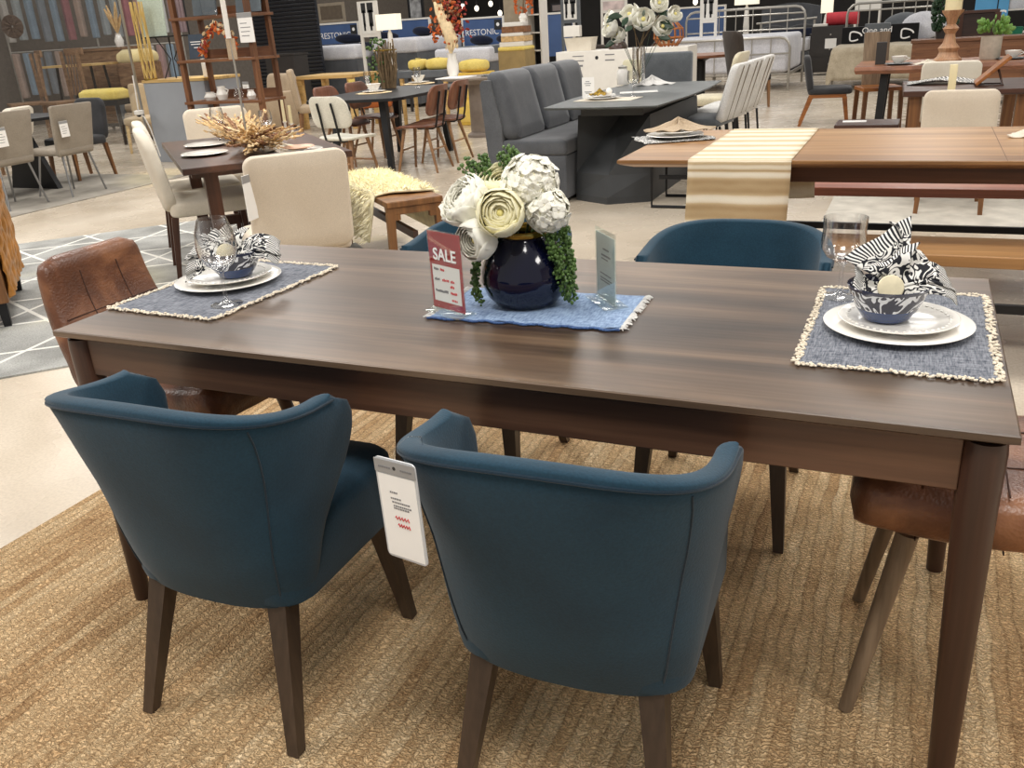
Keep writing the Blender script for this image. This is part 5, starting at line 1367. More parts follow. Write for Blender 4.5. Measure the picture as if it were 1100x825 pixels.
parsons('dining_chair', 'beige chair with pale wooden legs behind the glass edge', (-10.05, 8.3, 0), PI + .5, fabric('sand_fabric', (196, 172, 136), None), lightwood, .46, .48, .47, .90, .05, .04, .07)
t = thing('yellow_bench', 'light cushion on a woven seat on the woven sideboard side', 'cushion', (-12.3, 10.6, 0))
t.scale = (1, 1, 1.9)
t['label'] = 'pale yellow sheepskin cushion on a low brown stool behind the glass'; t.name = 'cushioned_stool'
M().slab(-.3, .3, -.2, .2, .40, .60, .01).obj('stool_body', wicker, t, smooth=False); pad(M(), .62, .42, .60, .68, .08, .03, 0, 0, .03).obj('cushion', fabric('pale_fleece', (222, 204, 150), None), t)
legs4(t, wicker, .58, .4, .41, .05, .04, .0)

# ================================================================ FAR CENTRE: BEDS, BANNERS, SCREENS
t = thing('shutter_screen', 'dark ribbed shutter screen behind the beige armchair', 'screen', (-9.6, 13.0, 0))
r = (-11.817, -10.291, 0.838, 2.226)
M().slab(r[0] + 9.6, r[1] + 9.6, .03, .08, 0, r[3]).obj('panel', black_panel, t, smooth=False)
m = M()
n_ = int(r[3] / .065)
for k in range(n_): m.box(((r[0] + r[1]) / 2 + 9.6, .02, .03 + .065 * k), (r[1] - r[0], .035, .05), .006, 0, .35)
m.obj('slats', black_panel, t, smooth=False)
r = (-10.775, -10.156, 0.505, 1.088)
t = thing('storage_chest', 'dark low chest in front of the ribbed screen', 'chest', ((r[0] + r[1]) / 2, 12.2, 0))
w_ = r[1] - r[0]
M().slab(-w_ / 2, w_ / 2, -.2, .2, .03, r[3], .006).obj('body', dark_cab, t, smooth=False); M().slab(-w_ / 2 - .01, w_ / 2 + .01, -.21, .21, r[3], r[3] + .03).obj('top', dark_cab, t, smooth=False)
for k in range(2): M().slab(-w_ / 2 + .02, w_ / 2 - .02, -.207, -.199, .1 + .32 * k, .38 + .32 * k).obj('drawer', dark_cab, t, smooth=False)

def bed(label, x0, x1, y0, y1, zt, mattress, base, pillows, pmat, group=None, throw=None):
    t = thing('bed', label, 'bed', ((x0 + x1) / 2, y0, 0), 0, group); w = x1 - x0; d = y1 - y0
    M().slab(-w / 2 + .02, w / 2 - .02, .02, d, .06, zt - .27, .01).obj('base', base, t, smooth=False)
    M().slab(-w / 2, w / 2, 0, d, zt - .27, zt, .06, seg=3).obj('mattress', mattress, t)
    if throw: M().slab(-w / 2 - .015, w / 2 + .015, d * .12, d * .34, zt - .12, zt + .015, .01).obj('bed_runner', throw, t)
    for k in range(pillows):
        x = -w / 2 + w * (k + .5) / pillows
        M().blob((x, d - .30, zt + .09), (w / pillows * .42, .18, .085), 3, Matrix.Rotation(-.3, 4, 'X')).obj('pillow', pmat, t)
    for sx in (-1, 1):
        for y in (.1, d - .1): M().sq((sx * (w / 2 - .1), y, .07), (sx * (w / 2 - .1), y, 0), .06, .05).obj('foot', black_metal, t, smooth=False)
    return t
def banner(label, rect, y, words, size=.12, logo=True):
    x0, x1, z0, z1 = rect; t = thing('banner', label, 'banner', ((x0 + x1) / 2, y, 0), 0, 'blue mattress banners'); w = x1 - x0
    M().slab(-w / 2, w / 2, -.02, .02, z0, z1).obj('board', blue_sign, t, smooth=False)
    m = M(); b_ = .035
    m.slab(-w / 2 - b_, w / 2 + b_, -.035, .03, z1, z1 + b_); m.slab(-w / 2 - b_, -w / 2, -.035, .03, 0, z1)
    m.slab(w / 2, w / 2 + b_, -.035, .03, 0, z1); m.obj('frame', white_paint, t, smooth=False)
    if words: text(words, size, white_ink, t, (-.03 * w, -.023, z0 + (z1 - z0) * .62))
    if logo:
        M().slab(w / 2 - .18, w / 2 - .02, -.026, -.02, z1 - .22, z1 - .03).obj('emblem_panel', black_ink, t, smooth=False)
        M().lathe([(0, 0), (.03, 0), (.035, .006), (0, .006)], 16).obj('emblem', white_ink, t, loc=(w / 2 - .10, -.026, z1 - .12), rot=(PI / 2, 0, 0))
    return t
BY = 16
white_lin = fabric('white_bedding', (222, 222, 226), (206, 206, 212), 400, .9, .1)
r = (-12.473, -11.367, 0.985, 1.586)
banner('blue mattress banner with white lettering behind the low white bed by the ribbed screen', r, 16, 'RESTONIC', .17)
r = (-11.558, -9.916, 0.656, 1.233)
bed('white bed with navy pillows below the blue banner next to the ribbed screen', r[0], r[1], 13.6, 15.6, r[3] - .04, white_lin, grey_fab, 2, navy_fab, 'white beds with navy pillows', navy_fab)
r = (-10.747, -9.627, 1.058, 1.565)
banner('blue mattress banner behind the table lamp', r, 16, '', .17, False)
r = (-9.828, -8.841, 0.785, 1.265)
bed('white bed half hidden behind the pampas vase', r[0], r[1], 14.0, 15.9, r[3] - .02, white_lin, grey_fab, 2, navy_fab, 'white beds with navy pillows')
r = (-8.834, -7.958, 0.834, 1.499)
banner('blue mattress banner with white lettering behind the autumn leaves', r, 16, 'RESTONIC', .16)
r = (-8.552, -7.400, 0.526, 1.031)
bed('white bed with a grey blanket beside the beige pillar', r[0], r[1], 14.1, 15.9, r[3] - .02, white_lin, grey_fab, 2, navy_fab, 'white beds with navy pillows', grey_fab2)
r = (-7.054, -6.471, 0.729, 1.491)
banner('blue mattress banner beside the walking stick screen, narrowest of them', r, 16, '', .16)['label'] = 'blue mattress banner just above the cream basket'
r = (-5.567, -4.212, 0.875, 1.452)
banner('blue mattress banner behind the metal bed head', r, 19.3, '', .16, False)
# photo panels and mirrors
def picture(label, rect, y, inner, frame, name='picture', cat='picture', th=.04, shapes=None, ground=True, border=.06, group=None):
    x0, x1, z0, z1 = rect; t = thing(name, label, cat, ((x0 + x1) / 2, y, 0 if ground else z0), 0, group); w = x1 - x0; b0 = 0 if ground else 0; dz = 0 if ground else z0
    m = M(); m.slab(-w / 2, w / 2, 0, th, z0 - dz, z1 - dz)
    if ground: m.slab(-w / 2, -w / 2 + .05, .0, th, 0, z0); m.slab(w / 2 - .05, w / 2, .0, th, 0, z0)
    m.obj('frame', frame, t, smooth=False)
    M().slab(-w / 2 + border, w / 2 - border, -.004, .001, z0 - dz + border, z1 - dz - border).obj('image', inner, t, smooth=False)
    if shapes:
        m = M()
        for a, b, c_, d_ in shapes: m.slab(-w / 2 + w * a, -w / 2 + w * b, -.008, -.003, z0 - dz + (z1 - z0) * c_, z0 - dz + (z1 - z0) * d_)
        m.obj('printed_figure', black_ink, t, smooth=False)
    return t
figs = [(.25, .36, .30, .75), (.55, .75, .30, .75), (.2, .42, .68, .95), (.5, .8, .68, .95), (.25, .34, .18, .4), (.58, .68, .18, .4)]
r = (-9.528, -9.121, 1.296, 1.891)
picture('black and white photo panel of two figures beside the table lamp', r, 13.2, offwhite, white_paint, 'photo_panel', 'picture', shapes=figs, group='black and white photo panels')
r = (-6.492, -6.115, 1.317, 1.809)
picture('black and white photo panel of two figures above the cream basket', r, 15.4, offwhite, grey_fab2, 'photo_panel', 'picture', shapes=figs, group='black and white photo panels')
r = (-4.143, -3.823, 1.167, 1.660)
picture('black and white photo panel of two figures above the metal bed head', r, 16.6, offwhite, white_paint, 'photo_panel', 'picture', shapes=figs, group='black and white photo panels')
r = (-12.754, -12.062, 1.642, 2.042)
picture('taupe framed mirror above the first blue banner', r, 16.6, plain('mirror_bronze', (120, 108, 94), .25, .3), plain('taupe_frame', (150, 138, 120), .6), 'framed_mirror', 'mirror', ground=True)
r = (-7.069, -6.454, 1.526, 1.691)
picture('dark striped name board above the narrow blue banner', r, 16.4, plain('taupe_board', (118, 108, 104), .6), black_metal, 'name_board', 'sign', border=.03)
r = (-10.673, -10.279, 1.565, 2.049)
picture('black and white leafy photo panel behind the autumn leaves', r, 17.0, plain('foliage_print', (150, 150, 150), .7, 0, .7, 6), black_metal, 'photo_panel', 'picture')
r = (-7.098, -6.472, 1.472, 1.776)
picture('pale floral photo panel behind the magnolias', r, 19.6, plain('floral_print', (214, 196, 192), .7, 0, .3, 5), white_paint, 'photo_panel', 'picture')
# lamps on the dark wall of bulbs
for k, (a, b) in enumerate(((512, 9), (527, 4), (537, 14), (497, 7), (470, 2))):
    q_ = (-11.405, 22.000, 1.821)
    p_ = (((-11.405, 22.000, 1.821)), ((-10.981, 22.000, 1.911)), ((-10.723, 22.000, 1.665)), ((-11.822, 22.000, 1.893)), ((-5.457, 22.000, 1.608)))[k]
    t = thing('pendant_bulb', 'glowing bulb of the string above the beds, ' + ('above the lettering', 'highest of the group', 'beside the beige pillar', 'beside the red leaves', 'above the metal bed head')[k], 'lamp', p_, 0, 'pendant bulbs above the beds')
    M().blob((0, 0, 0), (.06, .06, .075), 2).obj('bulb', emit('bulb_glow', (255, 244, 224), 2.2), t); M().rod((0, 0, .07), (0, 0, 1.6), .006, None, 5).obj('cord', black_metal, t); M().rod((0, 0, .07), (0, 0, .14), .025, None, 8).obj('socket', black_metal, t)
# table lamps
def table_lamp(label, base, h, sw, sh_, dep=None, glow=1.0):
    t = thing('table_lamp', label, 'lamp', base, 0, 'white table lamps')
    M().lathe([(0, 0), (.07, 0), (.08, .02), (.05, .05), (.06, (h - sh_) * .5), (.04, (h - sh_) * .9), (.015, h - sh_), (0, h - sh_)], 20).obj('base', white_cer, t)
    M().rings([[(x, y, z) for x, y in rrect(sw, sw * .5, .02)] for z in (h - sh_, h)]).obj('shade', emit('lampshade', (252, 244, 222), .55 * glow), t, smooth=False)
    return t
q_ = (-8.787, 13.000, 0.720)
t = top_table('night_table', 'small dark bedside table under the white table lamp', (q_[0], 13.0, 0), 0, .5, .4, q_[2], .03, dark_cab, dark_cab, 'legs', .04, .04, .04)
r = (-8.948, -8.536, 1.394, 1.648)
table_lamp('white table lamp with a square shade beside the photo panel', (q_[0], 13.0, q_[2] + .001), r[3] - q_[2], r[1] - r[0], r[3] - r[2])
r = (-3.750, -3.295, 1.446, 1.633); q_ = (-3.520, 18.000, 0.842)
t = top_table('night_table', 'small dark bedside table behind the metal bed', (q_[0], 18.0, 0), 0, .5, .4, q_[2] - .2, .03, dark_cab, dark_cab, 'legs', .04, .04, .04)
table_lamp('white table lamp behind the metal bed head', (q_[0], 18.0, q_[2] - .199), r[3] - q_[2] + .2, r[1] - r[0], r[3] - r[2])
r = (-2.353, -2.108, 1.190, 1.592); q_ = (-2.185, 20.000, 0.893)
t = top_table('night_table', 'dark bedside chest top beside the grey upholstered bed', (q_[0], 20.0, 0), 0, .6, .4, q_[2] - .1, .03, dark_cab, dark_cab, 'legs', .04, .05, .05)
table_lamp('white table lamp between the grey bed and the metal quilt bed', (q_[0], 20.0, q_[2] - .099), r[3] - q_[2] + .1, r[1] - r[0], r[3] - r[2])

# beige pillar, merchandise stack, mirror
r = (-6.600, -6.349, 0.726, 1.918)
t = thing('pillar', 'square beige pillar between the beds', 'pillar', ((r[0] + r[1]) / 2, 13.2, 0)); M().slab(-.14, .14, -.14, .14, 0, 3.2, .01).obj('shaft', plain('beige_pillar', (160, 148, 128), .8), t, smooth=False); M().slab(-.16, .16, -.16, .16, 0, .12).obj('plinth', plain('beige_plinth', (130, 118, 100), .8), t, smooth=False)
t['category'] = 'column'; t.name = 'display_post'
r = (-6.367, -5.897, 0.635, 0.971)
t = thing('wooden_crate', 'woven tan crate stacked with boxes beside the pillar', 'crate', ((r[0] + r[1]) / 2, 12.4, 0)); w_ = r[1] - r[0]
M().slab(-w_ / 2, w_ / 2, -.2, .2, 0, r[3], .006).obj('crate_body', plain('kraft', (150, 128, 84), .8, 0, .15, 6), t, smooth=False)
pad(M(), w_ * 1.02, .44, r[3], r[3] + .06, .05, .02).obj('yellow_cloth', yellow_fab, t)
zc = r[3] + .061
for k, (mt_, h_, s_) in enumerate(((white_paint, .07, .9), (straw, .08, .86), (white_paint, .05, .8), (straw_d, .09, .82), (offwhite, .06, .7))):
    o = M().slab(-w_ / 2 * s_, w_ / 2 * s_, -.18, .18, 0, h_, .008).obj('folded_textile', mt_, loc=((r[0] + r[1]) / 2 + .02 * (k % 2), 12.4, zc), rz=.04 * k, smooth=False); zc += h_ + .001
    tag(o, 'folded textile %s on the tan crate' % ('lowest in the stack', 'second from the bottom in the stack', 'in the middle of the stack', 'second from the top in the stack', 'topmost of the stack')[k], 'textile', 'folded textiles on the tan crate')
t = thing('branch_arrangement', 'rust orange branch arrangement above the crate stack', 'plant', ((r[0] + r[1]) / 2 + .1, 12.5, zc)); rnd = random.Random(71)
M().lathe([(0, 0), (.05, 0), (.07, .06), (.04, .12), (.03, .12), (0, .02)], 16).obj('pot', white_cer, t)
m = M()
for k in range(70):
    h_ = rnd.uniform(.12, .72); a = rnd.uniform(0, 6.28); m.blob((math.cos(a) * .16 * (1 - h_ * .5) + .05 * h_, math.sin(a) * .1, h_), (.035, .012, .022), 1, Matrix.Rotation(rnd.uniform(0, 6), 4, 'Y'))
m.obj('leaves', autumn, t); M().path([(0, 0, .1), (.03, 0, .4), (.06, 0, .7)], .01, 5).obj('stem', twig, t)
r = (-6.072, -5.845, 0.661, 1.773)
t = thing('shelf_tower', 'slim white shelf tower with dark folded goods', 'shelf', ((r[0] + r[1]) / 2, 12.9, 0)); w_ = r[1] - r[0]
for sx in (-1, 1): M().slab(sx * w_ / 2 - .012, sx * w_ / 2 + .012, -.15, .15, 0, 2.2).obj('side_panel', white_paint, t, smooth=False)
for k in range(8): M().slab(-w_ / 2, w_ / 2, -.15, .15, .12 + .27 * k, .14 + .27 * k).obj('shelf_board', white_paint, t, smooth=False)
M().slab(-w_ / 2, w_ / 2, .13, .15, 0, 2.2).obj('back_panel', black_metal, t, smooth=False)
# dark chair beside it
parsons('dining_chair', 'dark brown round-backed chair behind the white display box', (-5.0, 12.6, 0), PI - .4, brown_fab, darkwood_v, .5, .48, .47, .98, .05, .2, .08)

# ---- tables behind the black table
r = (-9.170, -8.091, 0.844, 0.982)
t = top_table('oak_table', 'pale yellow oak table behind the black table', ((r[0] + r[1]) / 2, 11.0, 0), .02, 1.05, .8, .80, .05, lightwood, lightwood, 'legs', .06, .09, .08)
tag(M().slab(-.05, .05, -.01, .01, 0, .16).obj('yellow_tag', yellow_fab, loc=(-8.090, 10.585, 0.571), smooth=False), 'yellow hang tag on the pale oak table', 'tag')
cp_ = (-8.074, 9.400, 0.756)
parsons('dining_chair', 'beige chair behind the pearl white chair', (cp_[0] + .1, 9.4, 0), -1.0, beige_fab, oakleg, .46, .46, .47, .96, .06, .05, .07)
parsons('dining_chair', 'brown round-backed chair behind the twig centrepiece', (-7.45, 10.2, 0), 2.2, orange_fab, oakleg, .48, .46, .45, .80, .06, .16, .06)
t = thing('low_bench', 'low grey bench under the yellow cushions behind the black table', 'bench', (-6.98, 11.0, 0))
M().slab(-.42, .42, -.22, .22, .70, .80, .01).obj('seat', grey_fab2, t, smooth=False)
for sx in (-1, 1):
    for sy in (-1, 1): M().sq((sx * .37, sy * .18, .70), (sx * .37, sy * .18, 0), .05, .04).obj('leg', lightwood, t, smooth=False)
for x, y, z, w_, lab in ((-7.14, 11.0, .801, .26, 'yellow fleece cushion on the grey bench, nearer the twig bundle'), (-6.80, 11.0, .801, .34, 'yellow cushion on the grey bench beside the pampas vase'), (-6.24, 11.05, .752, .42, 'yellow fleece cushion on top of the yellow cabinet')):
    o = M(); pad(o, w_, .34, 0, .15, .1, .05, 0, 0, .02); tag(o.obj('cushion', yellow_fab, loc=(x, y, z)), lab, 'cushion', 'yellow cushions behind the black table')
q_ = (-5.977, 10.833, 0.760)
qx, qy = q_[0], q_[1]
qx, qy = -5.47, 9.6
t = thing('round_table', 'round pedestal table with a thick stone column behind the saddle brown chairs', 'table', (qx, qy, 0))
M().lathe([(0, .725), (.48, .725), (.50, .735), (.50, .755), (0, .755)], 48).obj('tabletop', plain('stone_top', (128, 116, 104), .5, 0, .12), t)
M().lathe([(0, 0), (.20, 0), (.20, .03), (.15, .06), (.15, .66), (.22, .725), (0, .725)], 32).obj('column', plain('stone_column', (134, 122, 112), .7, 0, .12), t)
r = (-6.468, -6.083, 0.073, 0.785)
t = thing('yellow_cabinet', 'bright yellow cabinet beside the round pedestal table', 'cabinet', (-6.24, 11.05, 0)); M().slab(-.24, .24, -.2, .2, .0, .74, .01).obj('body', plain('yellow_lacquer', (224, 186, 76), .6, 0, .1), t, smooth=False)
for k in range(2): M().slab(-.22, .22, -.206, -.199, .05 + .35 * k, .36 + .35 * k).obj('drawer', plain('yellow_front', (232, 200, 100), .6, 0, .08), t, smooth=False)
dz = .7555
t = thing('autumn_vase', 'white vase of orange leaves and a pampas plume on the round table', 'vase', (qx - .37, qy, dz)); rnd = random.Random(81)
M().lathe([(0, 0), (.05, 0), (.075, .05), (.08, .14), (.055, .26), (.065, .30), (.055, .29), (.04, .22), (0, .02)], 28).obj('body', white_cer, t)
for nm, mt_, n in (('orange_leaves', autumn, 120), ('red_leaves', autumn_r, 70), ('brown_leaves', straw_d, 50)):
    m = M()
    for k in range(n):
        a = rnd.uniform(0, 6.28); rr_ = rnd.uniform(.02, .25) ** 1.0; zz = rnd.uniform(.5, 1.0); cx_ = -.06 + .05 * (nm == 'red_leaves') * 3
        m.blob((cx_ + math.cos(a) * rr_, math.sin(a) * rr_ * .6, zz - rr_ * .4), (.034, .008, .02), 1, Matrix.Rotation(rnd.uniform(0, 6), 4, 'Y') @ Matrix.Rotation(rnd.uniform(0, 6), 4, 'Z'))
    m.obj(nm, mt_, t)
m = M()
for k in range(6): m.path([(0, 0, .2), (rnd.uniform(-.08, .08), 0, .5), (rnd.uniform(-.25, .2), rnd.uniform(-.1, .1), .85)], .005, 5)
m.obj('stems', twig, t)
m = M(); m.path([(.02, -.06, .30), (.05, -.08, .46), (.0, -.08, .62), (-.10, -.08, .80), (-.15, -.08, .92)], [.02, .085, .08, .05, .015], 10); rnd = random.Random(5)
for k in range(160):
    a = rnd.random(); c_ = Vector((.06 - .2 * max(0, a - .2), -.08, .36 + .52 * a)); m.blob(c_ + Vector((rnd.uniform(-.08, .08) * (1 - a * .5), rnd.uniform(-.07, .07), 0)), (.008, .008, .03), 1)
m.obj('pampas_plume', straw_l, t)
scatter_plate('dark grey plate on the round pedestal table', (qx + .2, qy - .05, dz), .14, mat=stone_grey)
r = (-6.258, -5.851, 0.754, 0.825)
tag(M().slab(-.30, .10, -.2, .2, 0, .012).obj('place_card', paper, loc=(qx - .42, qy - .1, dz), smooth=False), 'white sheet at the edge of the round pedestal table', 'paper')
bpy.data.objects['place_card'].location = (qx - .12, qy - .22, dz)

# ================================================================ FAR RIGHT
def tube_bed(label, x0, x1, y0, y1, hh, fh, zt, bedding, bars=7, group='metal beds', quilt_=None):
    t = thing('metal_bed', label, 'bed', ((x0 + x1) / 2, y0, 0), 0, group); w = x1 - x0; d = y1 - y0
    for y, h_, nm in ((d, hh, 'headboard'), (0, fh, 'footboard')):
        if h_ <= 0: continue
        m = M(); pts = [(-w / 2, y, 0), (-w / 2, y, h_ - .18)] + [(-w / 2 + .18 - .18 * math.cos(a), y, h_ - .18 + .18 * math.sin(a)) for a in (PI / 6, PI / 3, PI / 2)]
        pts += [(-p_[0], p_[1], p_[2]) for p_ in reversed(pts)]
        m.path(pts, .022, 8)
        for z in (zt + .05, h_ - .12) if nm == 'headboard' else (.28, h_ * .7): m.rod((-w / 2, y, z), (w / 2, y, z), .014, None, 6)
        for k in range(1, bars): x = -w / 2 + w * k / bars; m.rod((x, y, .28), (x, y, h_ - .01), .010, None, 6)
        m.obj(nm, silver, t)
    for sx in (-1, 1): M().slab(sx * w / 2 - .015, sx * w / 2 + .015, 0, d, .26, .31).obj('side_rail', silver, t, smooth=False)
    M().slab(-w / 2 + .03, w / 2 - .03, .05, d - .05, .3, zt, .07, seg=3).obj('mattress', bedding, t)
    if quilt_:
        def f(u, v):
            x = (u - .5) * 2 * (w / 2 + .30); s_ = v * (d * .62 + .5); y = -.06 if s_ < .5 else -.06 + (s_ - .5); dropf = max(0, .5 - s_); ax = abs(x); over = max(0, ax - w / 2 - .02)
            return (math.copysign(min(ax, w / 2 + .03 + over * .25), x), y + .03 * math.sin(x * 5) * over, max(.04, zt + .05 - over * 1.7 - dropf) + .012 * noise.noise((x * 4, y * 4, 0)))
        M().grid(f, 60, 30, False).obj('quilt', quilt_, t, thick=.03, angle=2)
    return t
r1 = (-4.591, -2.978, 0.531, 1.366)
b1 = tube_bed('silver metal bed with a white mattress behind the white chairs', r1[0], -2.32, 15.45, 17.4, r1[3], .88, .92, white_lin)
r = (-1.609, -0.040, 0.426, 1.316)
b2 = tube_bed('silver metal bed under a beige quilt beside the bedding boxes', r[0] + .05, r[1], 15.1, 17.2, r[3] + .02, .60, .62, white_lin, 8, quilt_=quilt)
# pillows and boxes on the quilt bed
for k, (a, b, c_, d_, lab, mt_) in enumerate(((905, 930, 28, 42, 'black bedding box with a white swirl at the post end of the metal bed', black_fab), (929, 956, 25, 40, 'grey bedding box with white lettering between the black boxes', grey_fab2), (955, 987, 24, 40, 'black bedding box with a white swirl beside the dark topiary', black_fab))):
    rr = (((-1.557, -1.186, 0.745, 0.960)), ((-1.189, -0.780, 0.757, 1.000)), ((-0.765, -0.319, 0.735, 0.975)))[k]
    z0 = .655
    t = thing('bedding_box', lab, 'box', ((rr[0] + rr[1]) / 2, 16.4, z0), 0, 'bedding boxes on the metal bed'); w_ = rr[1] - rr[0]; h_ = rr[3] - z0
    M().slab(-w_ / 2, w_ / 2, -.12, .12, 0, h_, .01).obj('carton', mt_, t, smooth=False)
    if k == 1: text('One and', .14, white_ink, t, (0, -.123, h_ * .68)); M().slab(-.05, .05, -.124, -.119, h_ * .15, h_ * .35).obj('mark', white_ink, t, smooth=False)
    else:
        M().path([(.06 * (1 + .5 * math.cos(a_)) * math.cos(a_) * 1.6, -.123, h_ * .5 + .075 * math.sin(a_)) for a_ in [2 * PI * i / 24 for i in range(22)]], .014, 5).obj('swirl_mark', white_ink, t)
for k in range(2):
    p_ = (((-0.574, 16.900, 1.072)), ((-0.254, 16.850, 1.025)))[k]
    o = M().blob((0, 0, 0), (.36, .12, .24), 3, Matrix.Rotation(-.35, 4, 'X')).obj('pillow', grey_fab2 if k == 0 else white_lin, loc=(p_[0], 16.88 - .2 * k, .92))
    tag(o, ('grey pillow leaning on the metal headboard behind the bedding boxes', 'white pillow on the metal bed beside the dark topiary')[k], 'pillow', 'pillows on the metal bed')
# grey upholstered bed
r = (-3.885, -2.512, 0.142, 1.447)
t = thing('upholstered_bed', 'grey upholstered bed with a curved headboard at the end of the aisle', 'bed', ((r[0] + r[1]) / 2, 20.2, 0)); w_ = r[1] - r[0]
hz = r[3]
M().rings([[(x, y, z) for x, z in ([(-w_ / 2, .0), (-w_ / 2, hz - .12)] + [(-w_ / 2 + w_ * k / 12, hz - .12 + .12 * math.sin(PI * k / 12)) for k in range(13)] + [(w_ / 2, hz - .12), (w_ / 2, .0)])] for y in (2.0, 2.14)]).obj('headboard', grey_fab, t, smooth=False)
M().slab(-w_ / 2 + .02, w_ / 2 - .02, 0, 2.0, .10, .42, .03).obj('base', grey_fab, t); M().slab(-w_ / 2 + .08, w_ / 2 - .08, .03, 2.0, .42, .68, .06).obj('mattress', plain('striped_mattress', (120, 118, 116), .8), t)
for k in range(2): M().blob((-w_ / 4 + w_ / 2 * k, 1.6, .82), (.38, .2, .14), 3, Matrix.Rotation(-.5, 4, 'X')).obj('pillow', darkgrey_fab, t)
M().slab(w_ / 2 - .25, w_ / 2 - .02, .0, 1.2, .44, .70, .05).obj('throw', white_lin, t)
for sx in (-1, 1): M().sq((sx * (w_ / 2 - .1), .1, .11), (sx * (w_ / 2 - .1), .1, 0), .07, .06).obj('foot', black_metal, t, smooth=False)
q_ = (-3.038, 20.400, 1.081)
t = thing('bed_tray', 'black frame rack standing on the grey upholstered bed', 'rack', (q_[0], 20.6, .685)); m = M()
M().rod((-.7, 0, .36), (.6, 0, .42), .02, None, 8).obj('rail', silver, t)
for x in (-.6, .55): M().rod((x, 0, 0), (x, 0, .38), .025, None, 8).obj('post', silver, t)
M().slab(-.35, .55, -.15, .15, .06, .22, .02).obj('folded_goods', navy_fab, t); 
# dark cabinets with red roll
r = (-2.236, -1.728, 0.337, 0.945)
t = thing('chest_of_drawers', 'dark chest of drawers between the two beds with a red roll on it', 'chest', ((r[0] + r[1]) / 2, 19.2, 0)); w_ = r[1] - r[0] + .25
M().slab(-w_ / 2, w_ / 2, -.22, .22, .06, r[3], .008).obj('body', dark_cab, t, smooth=False)
for k in range(3):
    dr_ = M().slab(-w_ / 2 + .03, w_ / 2 - .03, -.228, -.218, .1 + (r[3] - .1) / 3 * k, .06 + (r[3] - .1) / 3 * (k + 1)).obj('drawer', dark_cab, t, smooth=False)
    M().blob((0, -.238, .08 + (r[3] - .1) / 3 * (k + .5)), .018, 1).obj('knob', silver, dr_)
for sx in (-1, 1): M().sq((sx * (w_ / 2 - .05), -.15, .07), (sx * (w_ / 2 - .05), -.15, 0), .05, .05).obj('foot', black_metal, t, smooth=False)
M().slab(-.10, .12, -.24, -.228, r[3] * .55, r[3] * .75).obj('tag', paper, t, smooth=False)
q_ = ((r[0] + r[1]) / 2 + .2, 19.2, r[3])
tag(M().path([(-.32, 0, .13), (.30, 0, .13)], .125, 18).obj('fabric_roll', plain('red_roll', (190, 52, 62), .7), loc=q_), 'rolled red fabric on the dark chest of drawers', 'fabric roll')
tag(M().slab(-.14, .14, -.1, .1, 0, .05, .01).obj('white_box', white_paint, loc=(q_[0] - .42, 19.1, q_[2]), smooth=False), 'flat white box on the dark chest of drawers', 'box')
r = (-1.662, -1.133, 1.177, 1.501)
t = picture('white wall sheet with dark marks behind the metal headboard', r, 20.5, offwhite, white_paint, 'wall_sheet', 'sign', ground=True, border=.02)
# walnut slab table and its setting
t = thing('live_edge_table', 'walnut live-edge slab table on black legs with the candlestick', 'table', (.62, 9.35, 0))
m = M(); rnd = random.Random(14); n_ = 40
def wob(x, s_): return .52 + .03 * math.sin(x * 5 + s_) + .02 * math.sin(x * 11 + 2 * s_)
poly = [(-1.45 + 3.1 * k / n_, -wob(-1.45 + 3.1 * k / n_, 0)) for k in range(n_ + 1)] + [(1.65 - 3.1 * k / n_, wob(1.65 - 3.1 * k / n_, 2)) for k in range(n_ + 1)]
m.rings([[(x * .99, y * .95, .665) for x, y in poly], [(x, y, .70) for x, y in poly], [(x * .998, y * .985, .735) for x, y in poly]]).obj('tabletop', livewood, t, smooth=False)
for x in (-1.16, 1.3):
    for y in (-.34, .34): M().sq((x, y, .665), (x - .03, y * 1.05, 0), .08, .07).obj('leg', black_metal, t, smooth=False)
LZ = .736
p_ = (0.035, 9.621, 0.735)
t = thing('candlestick', 'tall', 'candlestick', (.03, 9.1, LZ))
t['label'] = 'tall turned wooden candlestick with a thick ivory candle on the walnut slab table'
M().lathe([(0, 0), (.13, 0), (.135, .03), (.10, .06), (.085, .10), (.10, .14), (.06, .19), (.045, .27), (.075, .32), (.04, .36), (.055, .42), (.095, .47), (.10, .49), (0, .49)], 28).obj('holder', wood('turned_wood', (140, 92, 60), (176, 132, 96), (200, 170, 140), 2, 5, .5), t)
M().lathe([(0, .49), (.078, .49), (.078, .98), (.06, .985), (0, .98)], 28).obj('candle', wax, t); M().rod((0, 0, .98), (0, 0, 1.0), .004, None, 5).obj('wick', black_ink, t)
p_ = (0.327, 10.105, 0.735)
t = thing('potted_plant', 'small leafy green plant in a pale pot on the walnut slab table', 'plant', (.42, 9.35, LZ))
M().lathe([(0, 0), (.085, 0), (.095, .02), (.098, .22), (.086, .22), (.085, .18), (0, .18)], 24).obj('pot', plain('stoneware', (186, 176, 160), .7, 0, .1, 30), t)
m = M(); rnd = random.Random(15)
for k in range(90):
    a = rnd.uniform(0, 6.28); e_ = rnd.uniform(0, 1.2); rr_ = rnd.uniform(.05, .18); m.blob((math.cos(a) * rr_ * math.cos(e_ * .6), math.sin(a) * rr_ * .9, .24 + .15 * math.sin(e_) * rr_ / .18 + rnd.uniform(0, .05)), (.036, .01, .024), 1, Matrix.Rotation(a, 4, 'Z') @ Matrix.Rotation(rnd.uniform(-.9, .4), 4, 'Y'))
m.obj('leaves', leaf_l, t)
